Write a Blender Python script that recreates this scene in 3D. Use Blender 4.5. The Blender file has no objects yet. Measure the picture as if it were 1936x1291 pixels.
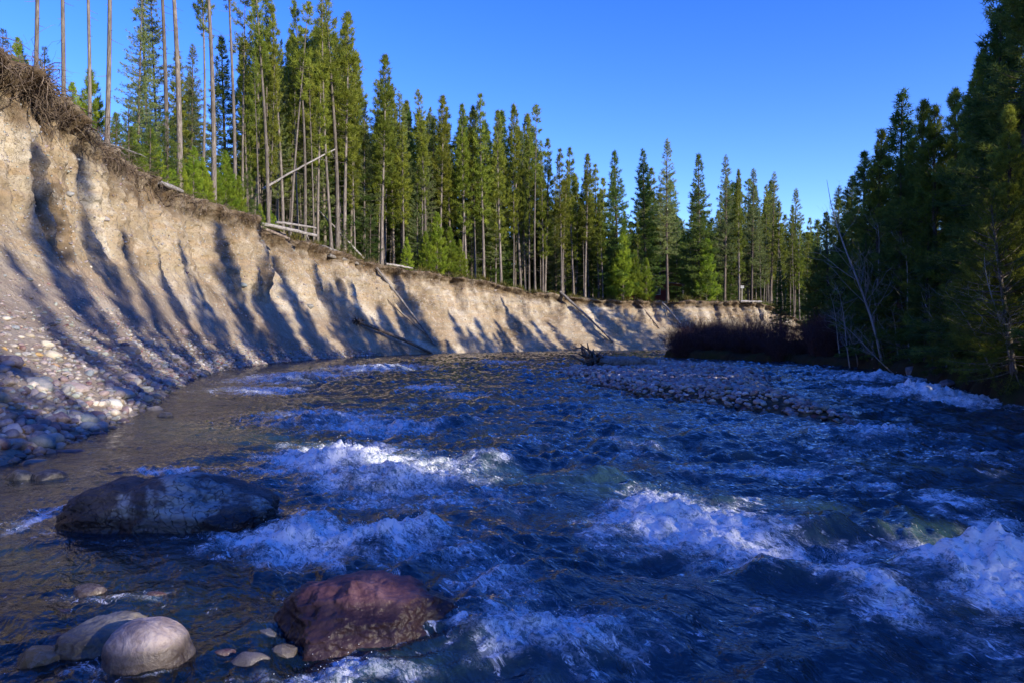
import bpy, math, random
import numpy as np
from mathutils import Vector, Matrix
SC = bpy.context.scene
COL = SC.collection
R = math.radians
# ------------------------------------------------------------------ camera
CH, CF, HZ = 1.8, 1400.0, 632.0           # camera height, focal length in photo pixels, horizon row
cam = bpy.data.cameras.new('camera'); cam.sensor_width = 36.0; cam.lens = 36.0*CF/1936
cam.clip_start = 0.05; cam.clip_end = 6000
camo = bpy.data.objects.new('camera', cam); COL.objects.link(camo)
camo.location = (0, 0, CH); camo.rotation_euler = (R(90)-13.5/CF, 0, 0)
SC.camera = camo
# ------------------------------------------------------------------ sky and sun
SUN_AZ = (0.80, -0.60)                      # horizontal direction towards the sun
SUN_EL = R(17)
wd = bpy.data.worlds.new('World'); SC.world = wd; wd.use_nodes = True
nt = wd.node_tree; nt.nodes.clear()
sky = nt.nodes.new('ShaderNodeTexSky'); sky.sky_type = 'NISHITA'; sky.sun_disc = False
sky.sun_elevation = SUN_EL; sky.sun_rotation = math.atan2(SUN_AZ[0], SUN_AZ[1])
sky.air_density = 1.0; sky.dust_density = 0.0; sky.ozone_density = 4.0
hs = nt.nodes.new('ShaderNodeHueSaturation'); hs.inputs['Saturation'].default_value = 1.27; hs.inputs['Hue'].default_value = 0.531
bg = nt.nodes.new('ShaderNodeBackground'); bg.inputs['Strength'].default_value = 0.15
wo = nt.nodes.new('ShaderNodeOutputWorld')
nt.links.new(sky.outputs[0], hs.inputs['Color']); nt.links.new(hs.outputs[0], bg.inputs[0]); nt.links.new(bg.outputs[0], wo.inputs[0])
sl = bpy.data.lights.new('sun', 'SUN'); sl.energy = 3.2; sl.angle = R(0.55); sl.color = (1.0, 0.89, 0.71)
so = bpy.data.objects.new('sun', sl); COL.objects.link(so); so.location = (60, -45, 60)
sd = Vector((SUN_AZ[0]*math.cos(SUN_EL), SUN_AZ[1]*math.cos(SUN_EL), math.sin(SUN_EL)))
so.rotation_euler = sd.to_track_quat('Z', 'Y').to_euler()
SC.view_settings.view_transform = 'Standard'; SC.view_settings.look = 'None'
SC.view_settings.exposure = 1.38; SC.view_settings.gamma = 1.0
SC.cycles.use_denoising = True
SC.cycles.max_bounces = 8; SC.cycles.diffuse_bounces = 3; SC.cycles.glossy_bounces = 3
SC.cycles.transparent_max_bounces = 12; SC.cycles.caustics_reflective = False; SC.cycles.caustics_refractive = False
# ------------------------------------------------------------------ helpers
rng = np.random.default_rng(7)
def W(px, py, z=0.0):
    """photo pixel -> point on the level z (metres)"""
    Y = (CH-z)*CF/(py-HZ)
    return np.array([(px-968)/CF*Y, Y])
def AT(px, Y):
    return (px-968)/CF*Y
def ZT(py, Y):
    return CH+(HZ-py)/CF*Y
def _h(ix, iy, iz, seed):
    n = (ix.astype(np.int64)*374761393 + iy.astype(np.int64)*668265263 + iz.astype(np.int64)*2147483647 + seed*1274126177) & 0xffffffff
    n = ((n ^ (n >> 13))*1274126177) & 0xffffffff
    n = ((n ^ (n >> 15))*2246822519) & 0xffffffff
    return (n ^ (n >> 16))
def n2(x, y, seed=0):
    x = np.asarray(x, float); y = np.asarray(y, float)
    ix = np.floor(x); iy = np.floor(y); fx = x-ix; fy = y-iy
    ix = ix.astype(np.int64); iy = iy.astype(np.int64); z = np.zeros_like(ix)
    u = fx*fx*fx*(fx*(fx*6-15)+10); v = fy*fy*fy*(fy*(fy*6-15)+10)
    def g(dx, dy):
        a = _h(ix+dx, iy+dy, z, seed).astype(float)*(2*math.pi/4294967296.0)
        return np.cos(a)*(fx-dx)+np.sin(a)*(fy-dy)
    a = g(0,0); b = g(1,0); c = g(0,1); d = g(1,1)
    return 1.5*((a+(b-a)*u)*(1-v)+(c+(d-c)*u)*v)
def n3(p, seed=0):
    x, y, z = p[:,0], p[:,1], p[:,2]
    ix = np.floor(x); iy = np.floor(y); iz = np.floor(z); f = [x-ix, y-iy, z-iz]
    ix = ix.astype(np.int64); iy = iy.astype(np.int64); iz = iz.astype(np.int64)
    s = [t*t*(3-2*t) for t in f]
    out = 0
    for dx in (0,1):
        for dy in (0,1):
            for dz in (0,1):
                v = _h(ix+dx, iy+dy, iz+dz, seed).astype(float)/2147483648.0-1
                out = out+v*(s[0] if dx else 1-s[0])*(s[1] if dy else 1-s[1])*(s[2] if dz else 1-s[2])
    return out
def ss(a, b, x):
    t = np.clip((x-a)/(b-a), 0, 1); return t*t*(3-2*t)
def mesh(name, V, F, mat, smooth=True, attrs=None):
    V = np.ascontiguousarray(V, np.float32); me = bpy.data.meshes.new(name)
    me.vertices.add(len(V)); me.vertices.foreach_set('co', V.ravel())
    Fs = F if isinstance(F, list) else [F]
    Fs = [np.ascontiguousarray(f, np.int32) for f in Fs if len(f)]
    nl = sum(f.size for f in Fs); npoly = sum(len(f) for f in Fs)
    me.loops.add(nl); me.loops.foreach_set('vertex_index', np.concatenate([f.ravel() for f in Fs]))
    tot = np.concatenate([np.full(len(f), f.shape[1], np.int32) for f in Fs])
    st = np.concatenate([[0], np.cumsum(tot)[:-1]]).astype(np.int32)
    me.polygons.add(npoly); me.polygons.foreach_set('loop_start', st)
    try: me.polygons.foreach_set('loop_total', tot)
    except Exception: pass
    me.polygons.foreach_set('use_smooth', np.full(npoly, smooth, bool))
    for k, v in (attrs or {}).items():
        v = np.asarray(v, np.float32)
        if v.ndim == 2:
            at = me.attributes.new(k, 'FLOAT_COLOR', 'POINT')
            at.data.foreach_set('color', np.concatenate([v, np.ones((len(v),1), np.float32)], 1).ravel())
        else:
            at = me.attributes.new(k, 'FLOAT', 'POINT'); at.data.foreach_set('value', v)
    me.update(calc_edges=True); me.validate()
    if mat: me.materials.append(mat)
    return me
def obj(name, me, parent=None, loc=None, rot=None, scale=None):
    o = bpy.data.objects.new(name, me); COL.objects.link(o)
    if parent is not None: o.parent = parent
    if loc is not None: o.location = loc
    if rot is not None: o.rotation_euler = rot
    if scale is not None: o.scale = scale
    return o
def tag(o, label=None, cat=None, group=None, kind=None):
    if label: o['label'] = label
    if cat: o['category'] = cat
    if group: o['group'] = group
    if kind: o['kind'] = kind
    return o
class MB:
    """collects pieces of one part"""
    def __init__(s): s.v = []; s.f = {}; s.n = 0
    def add(s, V, F):
        V = np.asarray(V, float); F = np.asarray(F, int)
        s.v.append(V); s.f.setdefault(F.shape[1], []).append(F+s.n); s.n += len(V)
    def mesh(s, name, mat, smooth=True, attrs=None):
        return mesh(name, np.concatenate(s.v), [np.concatenate(x) for x in s.f.values()], mat, smooth, attrs)
def tubes(P, Rr, k=5, cap=True):
    """P (B,n,3) paths, Rr (B,n) radii -> verts, quads"""
    P = np.asarray(P, float); Rr = np.asarray(Rr, float); B, n, _ = P.shape
    T = np.gradient(P, axis=1); T /= np.linalg.norm(T, axis=2, keepdims=True)+1e-9
    ref = np.where(np.abs(T[..., 2:3]) > 0.8, np.array([1.0, 0, 0]), np.array([0, 0, 1.0]))
    A = np.cross(T, ref); A /= np.linalg.norm(A, axis=2, keepdims=True)+1e-9
    Bn = np.cross(T, A)
    an = np.arange(k)*2*math.pi/k
    V = P[:, :, None, :]+Rr[:, :, None, None]*(np.cos(an)[None, None, :, None]*A[:, :, None, :]+np.sin(an)[None, None, :, None]*Bn[:, :, None, :])
    V = V.reshape(-1, 3)
    b = np.arange(B)[:, None, None]*n*k; i = np.arange(n-1)[None, :, None]*k; j = np.arange(k)[None, None, :]; j2 = (j+1) % k
    F = np.stack([b+i+j, b+i+j2, b+i+k+j2, b+i+k+j], -1).reshape(-1, 4)
    return V, F
def capfan(k, off, top=True):
    c = list(range(off, off+k)); return c if top else c[::-1]
def box(mb, c, s, rz=0.0, rx=0.0, ry=0.0):
    h = np.array(s)/2
    v = np.array([[x, y, z] for x in (-1, 1) for y in (-1, 1) for z in (-1, 1)])*h
    M = np.array((Matrix.Rotation(rz, 3, 'Z') @ Matrix.Rotation(ry, 3, 'Y') @ Matrix.Rotation(rx, 3, 'X')))
    f = [[0,1,3,2],[4,6,7,5],[0,4,5,1],[2,3,7,6],[0,2,6,4],[1,5,7,3]]
    mb.add(v @ M.T+np.array(c), f)
# ------------------------------------------------------------------ materials
def nmat(name):
    m = bpy.data.materials.new(name); m.use_nodes = True; t = m.node_tree; t.nodes.clear()
    o = t.nodes.new('ShaderNodeOutputMaterial'); return m, t, o
def nd(t, kind, **kw):
    n = t.nodes.new(kind)
    for k, v in kw.items():
        if k.startswith('i_'):
            key = k[2:]; key = int(key) if key.isdigit() else key.replace('_', ' ')
            n.inputs[key].default_value = v
        else: setattr(n, k, v)
    return n
def ramp(t, stops, src=None, interp='LINEAR'):
    r = t.nodes.new('ShaderNodeValToRGB'); r.color_ramp.interpolation = interp
    e = r.color_ramp.elements
    while len(e) > 1: e.remove(e[-1])
    e[0].position = stops[0][0]; e[0].color = (*stops[0][1], 1)
    for p, c in stops[1:]:
        x = e.new(p); x.color = (*c, 1)
    if src is not None: t.links.new(src, r.inputs[0])
    return r
def noise(t, scale, detail=4, rough=0.55, vec=None, dist=0.0):
    n = nd(t, 'ShaderNodeTexNoise', i_Scale=scale, i_Detail=detail, i_Roughness=rough, i_Distortion=dist)
    if vec is not None: t.links.new(vec, n.inputs['Vector'])
    return n
def mixc(t, f, a, b, mode='MIX'):
    m = t.nodes.new('ShaderNodeMix'); m.data_type = 'RGBA'; m.blend_type = mode; m.clamp_factor = True
    for s, k in ((f, 0), (a, 6), (b, 7)):
        if hasattr(s, 'is_output'): t.links.new(s, m.inputs[k])
        elif isinstance(s, (int, float)): m.inputs[k].default_value = s
        else: m.inputs[k].default_value = (*s, 1)
    return m.outputs[2]
def math_(t, op, a, b=None, c=None, clamp=False):
    m = t.nodes.new('ShaderNodeMath'); m.operation = op; m.use_clamp = clamp
    for i, s in enumerate((a, b, c)):
        if s is None: continue
        if hasattr(s, 'is_output'): t.links.new(s, m.inputs[i])
        else: m.inputs[i].default_value = s
    return m.outputs[0]
def maprange(t, v, a, b, c=0.0, d=1.0, smooth=True):
    m = t.nodes.new('ShaderNodeMapRange'); m.interpolation_type = 'SMOOTHSTEP' if smooth else 'LINEAR'
    t.links.new(v, m.inputs[0])
    for i, x in enumerate((a, b, c, d)): m.inputs[i+1].default_value = x
    return m.outputs[0]
def attr(t, name):
    return nd(t, 'ShaderNodeAttribute', attribute_name=name)
def bump(t, h, strength=0.5, dist=0.05, normal=None):
    b = nd(t, 'ShaderNodeBump', i_Strength=strength, i_Distance=dist); t.links.new(h, b.inputs['Height'])
    if normal is not None: t.links.new(normal, b.inputs['Normal'])
    return b.outputs[0]
def princ(t, o, col, rough=0.8, normal=None, spec=0.3):
    p = nd(t, 'ShaderNodeBsdfPrincipled', i_Roughness=rough); p.inputs['Specular IOR Level'].default_value = spec
    if hasattr(col, 'is_output'): t.links.new(col, p.inputs['Base Color'])
    else: p.inputs['Base Color'].default_value = (*col, 1)
    if normal is not None: t.links.new(normal, p.inputs['Normal'])
    t.links.new(p.outputs[0], o.inputs[0]); return p

def foliage_mat(name, c1, c2, transl=0.35):
    m, t, o = nmat(name)
    oi = nd(t, 'ShaderNodeObjectInfo'); tc = nd(t, 'ShaderNodeTexCoord')
    nz = noise(t, 1.3, 3, 0.6, tc.outputs['Object'])
    c = mixc(t, maprange(t, nz.outputs[0], 0.35, 0.68), c1, c2)
    h = nd(t, 'ShaderNodeHueSaturation')
    t.links.new(c, h.inputs['Color'])
    t.links.new(maprange(t, oi.outputs['Random'], 0, 1, 0.485, 0.515, False), h.inputs['Hue'])
    r2 = math_(t, 'FRACT', math_(t, 'MULTIPLY', oi.outputs['Random'], 7.31))
    t.links.new(maprange(t, r2, 0, 1, 0.72, 1.25, False), h.inputs['Value'])
    d = nd(t, 'ShaderNodeBsdfPrincipled', i_Roughness=0.55); d.inputs['Specular IOR Level'].default_value = 0.25
    t.links.new(h.outputs[0], d.inputs['Base Color'])
    tr = nd(t, 'ShaderNodeBsdfTranslucent'); t.links.new(h.outputs[0], tr.inputs[0])
    mx = nd(t, 'ShaderNodeMixShader'); mx.inputs[0].default_value = transl
    t.links.new(d.outputs[0], mx.inputs[1]); t.links.new(tr.outputs[0], mx.inputs[2]); t.links.new(mx.outputs[0], o.inputs[0])
    return m
def bark_mat(name, c1, c2, c3, vs=(14, 14, 2.2), rough=0.85):
    m, t, o = nmat(name); tc = nd(t, 'ShaderNodeTexCoord'); oi = nd(t, 'ShaderNodeObjectInfo')
    mp = nd(t, 'ShaderNodeMapping'); mp.inputs['Scale'].default_value = vs; t.links.new(tc.outputs['Object'], mp.inputs[0])
    nz = noise(t, 1.0, 5, 0.65, mp.outputs[0], 0.4)
    nz2 = noise(t, 0.35, 3, 0.5, tc.outputs['Object'])
    c = ramp(t, [(0.3, c1), (0.5, c2), (0.68, c3)], nz.outputs[0]).outputs[0]
    c = mixc(t, maprange(t, nz2.outputs[0], 0.4, 0.7, 0, 0.55), c, c1)
    h = nd(t, 'ShaderNodeHueSaturation'); t.links.new(c, h.inputs['Color'])
    t.links.new(maprange(t, oi.outputs['Random'], 0, 1, 0.75, 1.2, False), h.inputs['Value'])
    princ(t, o, h.outputs[0], rough, bump(t, nz.outputs[0], 0.7, 0.03), 0.2)
    return m
M = {}
M['pine'] = foliage_mat('pine_needles', (0.12, 0.155, 0.018), (0.27, 0.30, 0.034), 0.42)
M['larch'] = foliage_mat('larch_needles', (0.16, 0.21, 0.065), (0.27, 0.31, 0.10), 0.45)
M['spruce'] = foliage_mat('spruce_needles', (0.066, 0.118, 0.024), (0.150, 0.205, 0.036), 0.50)
M['nspruce'] = foliage_mat('shade_lifted_spruce_needles', (0.085, 0.145, 0.030), (0.19, 0.25, 0.045), 0.5); M['npine'] = foliage_mat('shade_lifted_pine_needles', (0.13, 0.17, 0.025), (0.28, 0.32, 0.04), 0.5)  # near shore needles lightened in colour to offset the dim light on that bank
M['young'] = foliage_mat('young_pine_needles', (0.15, 0.23, 0.018), (0.30, 0.37, 0.035), 0.42)
M['rust'] = foliage_mat('rusty_shrub_leaves', (0.14, 0.10, 0.02), (0.12, 0.14, 0.03))
M['bark'] = bark_mat('grey_brown_bark', (0.055, 0.045, 0.038), (0.15, 0.125, 0.105), (0.28, 0.245, 0.21))
M['dbark'] = bark_mat('dark_bark', (0.045, 0.035, 0.03), (0.11, 0.085, 0.07), (0.18, 0.15, 0.13))
M['pale'] = bark_mat('pale_stem_bark', (0.20, 0.19, 0.17), (0.36, 0.35, 0.32), (0.48, 0.47, 0.43))
M['log'] = bark_mat('weathered_grey_wood', (0.11, 0.095, 0.085), (0.24, 0.22, 0.20), (0.40, 0.375, 0.345), (5, 5, 5))
M['blog'] = bark_mat('brown_wet_wood', (0.06, 0.045, 0.035), (0.17, 0.13, 0.10), (0.30, 0.25, 0.20), (6, 6, 6))
M['root'] = bark_mat('root_bark', (0.035, 0.025, 0.018), (0.10, 0.073, 0.052), (0.25, 0.20, 0.155), (6, 6, 6))
M['willow'] = bark_mat('red_willow_bark', (0.06, 0.028, 0.028), (0.12, 0.062, 0.058), (0.20, 0.12, 0.10), (6, 6, 6))

def bank_mat():
    m, t, o = nmat('eroded_earth'); tc = nd(t, 'ShaderNodeTexCoord'); P = tc.outputs['Object']
    soil = attr(t, 'soil').outputs['Fac']; peb = attr(t, 'scree').outputs['Fac']
    big = noise(t, 0.28, 4, 0.6, P, 0.6); mid = noise(t, 1.7, 5, 0.65, P, 0.3); fine = noise(t, 9, 5, 0.7, P)
    mp = nd(t, 'ShaderNodeMapping'); mp.inputs['Scale'].default_value = (0.25, 0.25, 2.4); t.links.new(P, mp.inputs[0])
    lay = noise(t, 1.0, 4, 0.6, mp.outputs[0], 0.5)
    c = ramp(t, [(0.34, (0.16, 0.118, 0.072)), (0.46, (0.275, 0.220, 0.143)), (0.57, (0.37, 0.313, 0.222)), (0.70, (0.57, 0.51, 0.395))], big.outputs[0]).outputs[0]
    c = mixc(t, maprange(t, lay.outputs[0], 0.42, 0.66, 0, 0.55), c, (0.36, 0.255, 0.15))
    c = mixc(t, maprange(t, mid.outputs[0], 0.5, 0.72, 0, 0.6), c, (0.52, 0.465, 0.38))
    c = mixc(t, maprange(t, fine.outputs[0], 0.36, 0.50, 0.6, 0), c, (0.16, 0.125, 0.085))
    # pebbles set in the earth
    vo = nd(t, 'ShaderNodeTexVoronoi', i_Scale=6.0); t.links.new(P, vo.inputs['Vector'])
    pr = maprange(t, vo.outputs['Distance'], 0.16, 0.30, 1, 0)
    rnd = nd(t, 'ShaderNodeSeparateColor'); t.links.new(vo.outputs['Color'], rnd.inputs[0])
    pm = math_(t, 'MULTIPLY', pr, maprange(t, rnd.outputs[0], 0.55, 0.6))
    pc = ramp(t, [(0, (0.30, 0.24, 0.25)), (0.3, (0.50, 0.46, 0.42)), (0.6, (0.36, 0.40, 0.37)), (1, (0.55, 0.47, 0.36))], rnd.outputs[1]).outputs[0]
    c = mixc(t, pm, c, pc)
    c = mixc(t, math_(t, 'MULTIPLY', peb, 0.55), c, mixc(t, fine.outputs[0], (0.20, 0.165, 0.15), (0.36, 0.31, 0.28)))
    c = mixc(t, math_(t, 'MULTIPLY', soil, maprange(t, mid.outputs[0], 0.30, 0.6, 1.0, 0.6)), c, mixc(t, fine.outputs[0], (0.035, 0.023, 0.014), (0.12, 0.078, 0.045)))
    hsum = math_(t, 'ADD', math_(t, 'MULTIPLY', fine.outputs[0], 0.6), math_(t, 'ADD', math_(t, 'MULTIPLY', mid.outputs[0], 1.2), math_(t, 'MULTIPLY', pm, 0.35)))
    princ(t, o, c, 0.95, bump(t, hsum, 1.0, 0.16), 0.1)
    return m
M['bank'] = bank_mat()
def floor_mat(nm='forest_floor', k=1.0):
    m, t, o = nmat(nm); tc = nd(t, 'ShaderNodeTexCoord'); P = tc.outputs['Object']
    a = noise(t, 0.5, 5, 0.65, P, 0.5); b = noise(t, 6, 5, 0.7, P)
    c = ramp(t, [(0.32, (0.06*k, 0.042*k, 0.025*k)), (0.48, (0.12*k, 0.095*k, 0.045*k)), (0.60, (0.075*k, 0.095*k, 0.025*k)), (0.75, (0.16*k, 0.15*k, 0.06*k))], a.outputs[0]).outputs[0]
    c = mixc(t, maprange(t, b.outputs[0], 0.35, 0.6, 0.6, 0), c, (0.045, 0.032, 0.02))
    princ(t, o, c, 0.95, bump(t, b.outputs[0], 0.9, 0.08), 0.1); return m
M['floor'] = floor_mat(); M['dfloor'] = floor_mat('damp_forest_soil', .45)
def stone_mat(name, attr_col=False, wet=False):
    m, t, o = nmat(name); tc = nd(t, 'ShaderNodeTexCoord'); P = tc.outputs['Object']
    oi = nd(t, 'ShaderNodeObjectInfo')
    base = attr(t, 'tint').outputs['Color'] if attr_col else oi.outputs['Color']
    a = noise(t, 3.0, 5, 0.6, P, 0.6); b = noise(t, 24, 4, 0.65, P)
    c = mixc(t, maprange(t, a.outputs[0], 0.40, 0.66, 0, 0.45), base, (0.42, 0.38, 0.36))
    c = mixc(t, maprange(t, b.outputs[0], 0.32, 0.55, 0.45, 0), c, mixc(t, 0.6, base, (0.02, 0.018, 0.02)))
    p = princ(t, o, c, 0.62, bump(t, math_(t, 'ADD', a.outputs[0], math_(t, 'MULTIPLY', b.outputs[0], 0.4)), 0.35, 0.03), 0.35)
    # wet and darker just above the water line
    geo = nd(t, 'ShaderNodeNewGeometry'); sp = nd(t, 'ShaderNodeSeparateXYZ'); t.links.new(geo.outputs['Position'], sp.inputs[0])
    wetf = maprange(t, math_(t, 'ADD', sp.outputs[2], math_(t, 'MULTIPLY', a.outputs[0], 0.12)), 0.10, 0.17, 1, 0)
    c2 = mixc(t, wetf, c, mixc(t, 0.5, c, (0.012, 0.01, 0.012)))
    t.links.new(c2, p.inputs['Base Color'])
    t.links.new(maprange(t, wetf, 0, 1, 0.62, 0.22, False), p.inputs['Roughness'])
    return m
M['stone'] = stone_mat('river_stone'); M['stones'] = stone_mat('river_stones_mixed', True)
def boulder_mat(name, cols, vein=None, scale=2.2, crack=0.0, wet=0.12):
    m, t, o = nmat(name); tc = nd(t, 'ShaderNodeTexCoord'); P = tc.outputs['Object']
    a = noise(t, scale, 6, 0.62, P, 1.0); b = noise(t, 17, 5, 0.7, P, 0.3); cpy = noise(t, 55, 3, 0.6, P)
    c = ramp(t, cols, a.outputs[0]).outputs[0]
    c = mixc(t, maprange(t, b.outputs[0], 0.32, 0.5, 0.55, 0), c, cols[0][1])
    h = math_(t, 'ADD', math_(t, 'MULTIPLY', a.outputs[0], 1.0), math_(t, 'ADD', math_(t, 'MULTIPLY', b.outputs[0], 0.35), math_(t, 'MULTIPLY', cpy.outputs[0], 0.1)))
    if crack:
        wv = nd(t, 'ShaderNodeVectorMath', operation='ADD'); t.links.new(P, wv.inputs[0])
        wn = noise(t, 2.6, 3, 0.6, P); sc_ = nd(t, 'ShaderNodeVectorMath', operation='SCALE'); t.links.new(wn.outputs['Color'], sc_.inputs[0]); sc_.inputs['Scale'].default_value = 0.5
        t.links.new(sc_.outputs[0], wv.inputs[1])
        vo = nd(t, 'ShaderNodeTexVoronoi', feature='DISTANCE_TO_EDGE', i_Scale=11.0); t.links.new(wv.outputs[0], vo.inputs['Vector'])
        ck = math_(t, 'MULTIPLY', maprange(t, vo.outputs['Distance'], 0.0, 0.06, 1, 0), maprange(t, b.outputs[0], 0.40, 0.55))
        # pale mineral crust broken by cracks
        pn = noise(t, 1.5, 4, 0.6, P, 0.8); spn = nd(t, 'ShaderNodeSeparateXYZ'); t.links.new(P, spn.inputs[0])
        pat = math_(t, 'ADD', pn.outputs[0], math_(t, 'MULTIPLY', math_(t, 'ABSOLUTE', math_(t, 'SUBTRACT', spn.outputs[0], 0.18)), -0.32))
        pat = math_(t, 'ADD', pat, math_(t, 'MULTIPLY', b.outputs[0], 0.22))
        pm = math_(t, 'MULTIPLY', maprange(t, pat, 0.46, 0.58), math_(t, 'SUBTRACT', 1.0, ck))
        c = mixc(t, math_(t, 'MULTIPLY', pm, 0.85), c, (0.34, 0.36, 0.35))
        h = math_(t, 'SUBTRACT', h, math_(t, 'MULTIPLY', ck, crack))
    geo = nd(t, 'ShaderNodeNewGeometry'); sp = nd(t, 'ShaderNodeSeparateXYZ'); t.links.new(geo.outputs['Position'], sp.inputs[0])
    wetf = maprange(t, math_(t, 'ADD', sp.outputs[2], math_(t, 'MULTIPLY', a.outputs[0], -0.10)), wet-0.08, wet, 1, 0)
    c2 = mixc(t, math_(t, 'MULTIPLY', wetf, 0.75), c, (0.012, 0.009, 0.010))
    p = princ(t, o, c2, 0.5, bump(t, h, 0.8, 0.032), 0.3)
    t.links.new(maprange(t, wetf, 0, 1, 0.6, 0.34, False), p.inputs['Roughness'])
    return m
M['bl_dark'] = boulder_mat('dark_slate_rock', [(0.30, (0.026, 0.026, 0.030)), (0.5, (0.070, 0.064, 0.064)), (0.72, (0.12, 0.115, 0.115))], crack=0.6)
M['bl_purple'] = boulder_mat('purple_argillite_rock', [(0.32, (0.050, 0.022, 0.028)), (0.46, (0.115, 0.055, 0.065)), (0.58, (0.19, 0.105, 0.112)), (0.72, (0.33, 0.22, 0.225))], scale=2.4, wet=0.19)
M['bl_pale'] = boulder_mat('pale_pinkish_rock', [(0.32, (0.18, 0.135, 0.12)), (0.44, (0.33, 0.265, 0.245)), (0.58, (0.43, 0.36, 0.335)), (0.75, (0.54, 0.47, 0.445))], scale=6, wet=0.10)
M['bl_tan'] = boulder_mat('tan_rock', [(0.32, (0.14, 0.12, 0.09)), (0.48, (0.28, 0.25, 0.20)), (0.75, (0.40, 0.36, 0.30))], scale=6, wet=0.09)
def bed_mat():
    m, t, o = nmat('river_bed'); tc = nd(t, 'ShaderNodeTexCoord'); P = tc.outputs['Object']
    vo = nd(t, 'ShaderNodeTexVoronoi', i_Scale=4.5, i_Randomness=1.0); t.links.new(P, vo.inputs['Vector'])
    s = nd(t, 'ShaderNodeSeparateColor'); t.links.new(vo.outputs['Color'], s.inputs[0])
    c = ramp(t, [(0, (0.10, 0.075, 0.03)), (0.25, (0.17, 0.12, 0.05)), (0.5, (0.13, 0.06, 0.05)), (0.7, (0.09, 0.10, 0.07)), (1, (0.24, 0.19, 0.08))], s.outputs[0], 'CONSTANT').outputs[0]
    c = mixc(t, maprange(t, vo.outputs['Distance'], 0.25, 0.6, 0, 0.85), c, (0.03, 0.024, 0.015))
    princ(t, o, c, 0.8, bump(t, vo.outputs['Distance'], 0.8, -0.08), 0.2); return m
M['bed'] = bed_mat()
def water_mat():
    m, t, o = nmat('river_water'); tc = nd(t, 'ShaderNodeTexCoord'); P = tc.outputs['Object']
    foam = attr(t, 'foam').outputs['Fac']; depth = attr(t, 'depth').outputs['Fac']
    mp = nd(t, 'ShaderNodeMapping'); mp.vector_type = 'TEXTURE'; mp.inputs['Rotation'].default_value = (0, 0, R(30)); mp.inputs['Scale'].default_value = (1.0, 2.3, 1)
    t.links.new(P, mp.inputs[0])
    r1 = noise(t, 5.5, 3, 0.6, mp.outputs[0], 0.8); r2 = noise(t, 17, 3, 0.6, mp.outputs[0], 0.6)
    hh = math_(t, 'ADD', r1.outputs[0], math_(t, 'MULTIPLY', r2.outputs[0], 0.38))
    nrm = bump(t, hh, 0.55, 0.085)
    fr = nd(t, 'ShaderNodeFresnel', i_IOR=1.42); t.links.new(nrm, fr.inputs['Normal'])
    tr = nd(t, 'ShaderNodeBsdfTransparent'); tr.inputs[0].default_value = (0.62, 0.74, 0.68, 1)
    df = nd(t, 'ShaderNodeBsdfDiffuse'); df.inputs[0].default_value = (0.006, 0.021, 0.030, 1); t.links.new(nrm, df.inputs['Normal'])
    body = nd(t, 'ShaderNodeMixShader'); t.links.new(depth, body.inputs[0]); t.links.new(tr.outputs[0], body.inputs[1]); t.links.new(df.outputs[0], body.inputs[2])
    gl = nd(t, 'ShaderNodeBsdfGlossy', i_Roughness=0.05); t.links.new(nrm, gl.inputs['Normal'])
    sf = nd(t, 'ShaderNodeMixShader'); t.links.new(fr.outputs[0], sf.inputs[0]); t.links.new(body.outputs[0], sf.inputs[1]); t.links.new(gl.outputs[0], sf.inputs[2])
    # foam: broken into a lacy net by fine noise
    f1 = noise(t, 7, 6, 0.72, mp.outputs[0], 1.5); f2 = noise(t, 34, 4, 0.7, P, 0.6)
    wv = nd(t, 'ShaderNodeVectorMath', operation='MULTIPLY_ADD'); t.links.new(f1.outputs['Color'], wv.inputs[0]); wv.inputs[1].default_value = (.45, .45, .1); t.links.new(mp.outputs[0], wv.inputs[2])
    v1 = nd(t, 'ShaderNodeTexVoronoi', feature='DISTANCE_TO_EDGE', i_Scale=4.2); t.links.new(wv.outputs[0], v1.inputs['Vector'])
    v2 = nd(t, 'ShaderNodeTexVoronoi', feature='DISTANCE_TO_EDGE', i_Scale=12.0); t.links.new(wv.outputs[0], v2.inputs['Vector'])
    f3 = noise(t, 15, 4, 0.62, mp.outputs[0], 1.2)
    lace = math_(t, 'ADD', math_(t, 'MULTIPLY', math_(t, 'SUBTRACT', f1.outputs[0], 0.40), 2.1), math_(t, 'MULTIPLY', math_(t, 'SUBTRACT', f3.outputs[0], 0.5), 1.5))
    core = maprange(t, math_(t, 'SUBTRACT', math_(t, 'MINIMUM', foam, 1.02), lace), 0.20, 0.42)
    core = math_(t, 'MULTIPLY', core, maprange(t, f3.outputs[0], 0.37, 0.46, 0.2, 1.0))
    web = lambda v, k: maprange(t, math_(t, 'DIVIDE', v.outputs['Distance'], math_(t, 'MULTIPLY_ADD', foam, k, 0.015)), 0.30, 1.0, 1, 0)
    net = math_(t, 'MULTIPLY', math_(t, 'MAXIMUM', math_(t, 'MULTIPLY', web(v1, .22), .75), math_(t, 'MULTIPLY', web(v2, .34), .65)), maprange(t, foam, 0.14, 0.55))
    net = math_(t, 'MULTIPLY', net, maprange(t, f2.outputs[0], 0.36, 0.58))
    fm = math_(t, 'MAXIMUM', core, net)
    # aerated water: milky blue-green where bubbles are mixed in
    t.links.new(mixc(t, maprange(t, foam, 0.1, 0.9), (0.022, 0.054, 0.072), (0.17, 0.26, 0.28)), df.inputs[0])
    t.links.new(math_(t, 'MAXIMUM', depth, maprange(t, foam, 0.05, 0.5)), body.inputs[0])
    # bubbly green-blue water under thin foam
    fb = nd(t, 'ShaderNodeBsdfPrincipled', i_Roughness=0.6); fb.inputs['Base Color'].default_value = (0.90, 0.92, 0.92, 1)
    fb.inputs['Subsurface Weight'].default_value = 0.0
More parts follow.
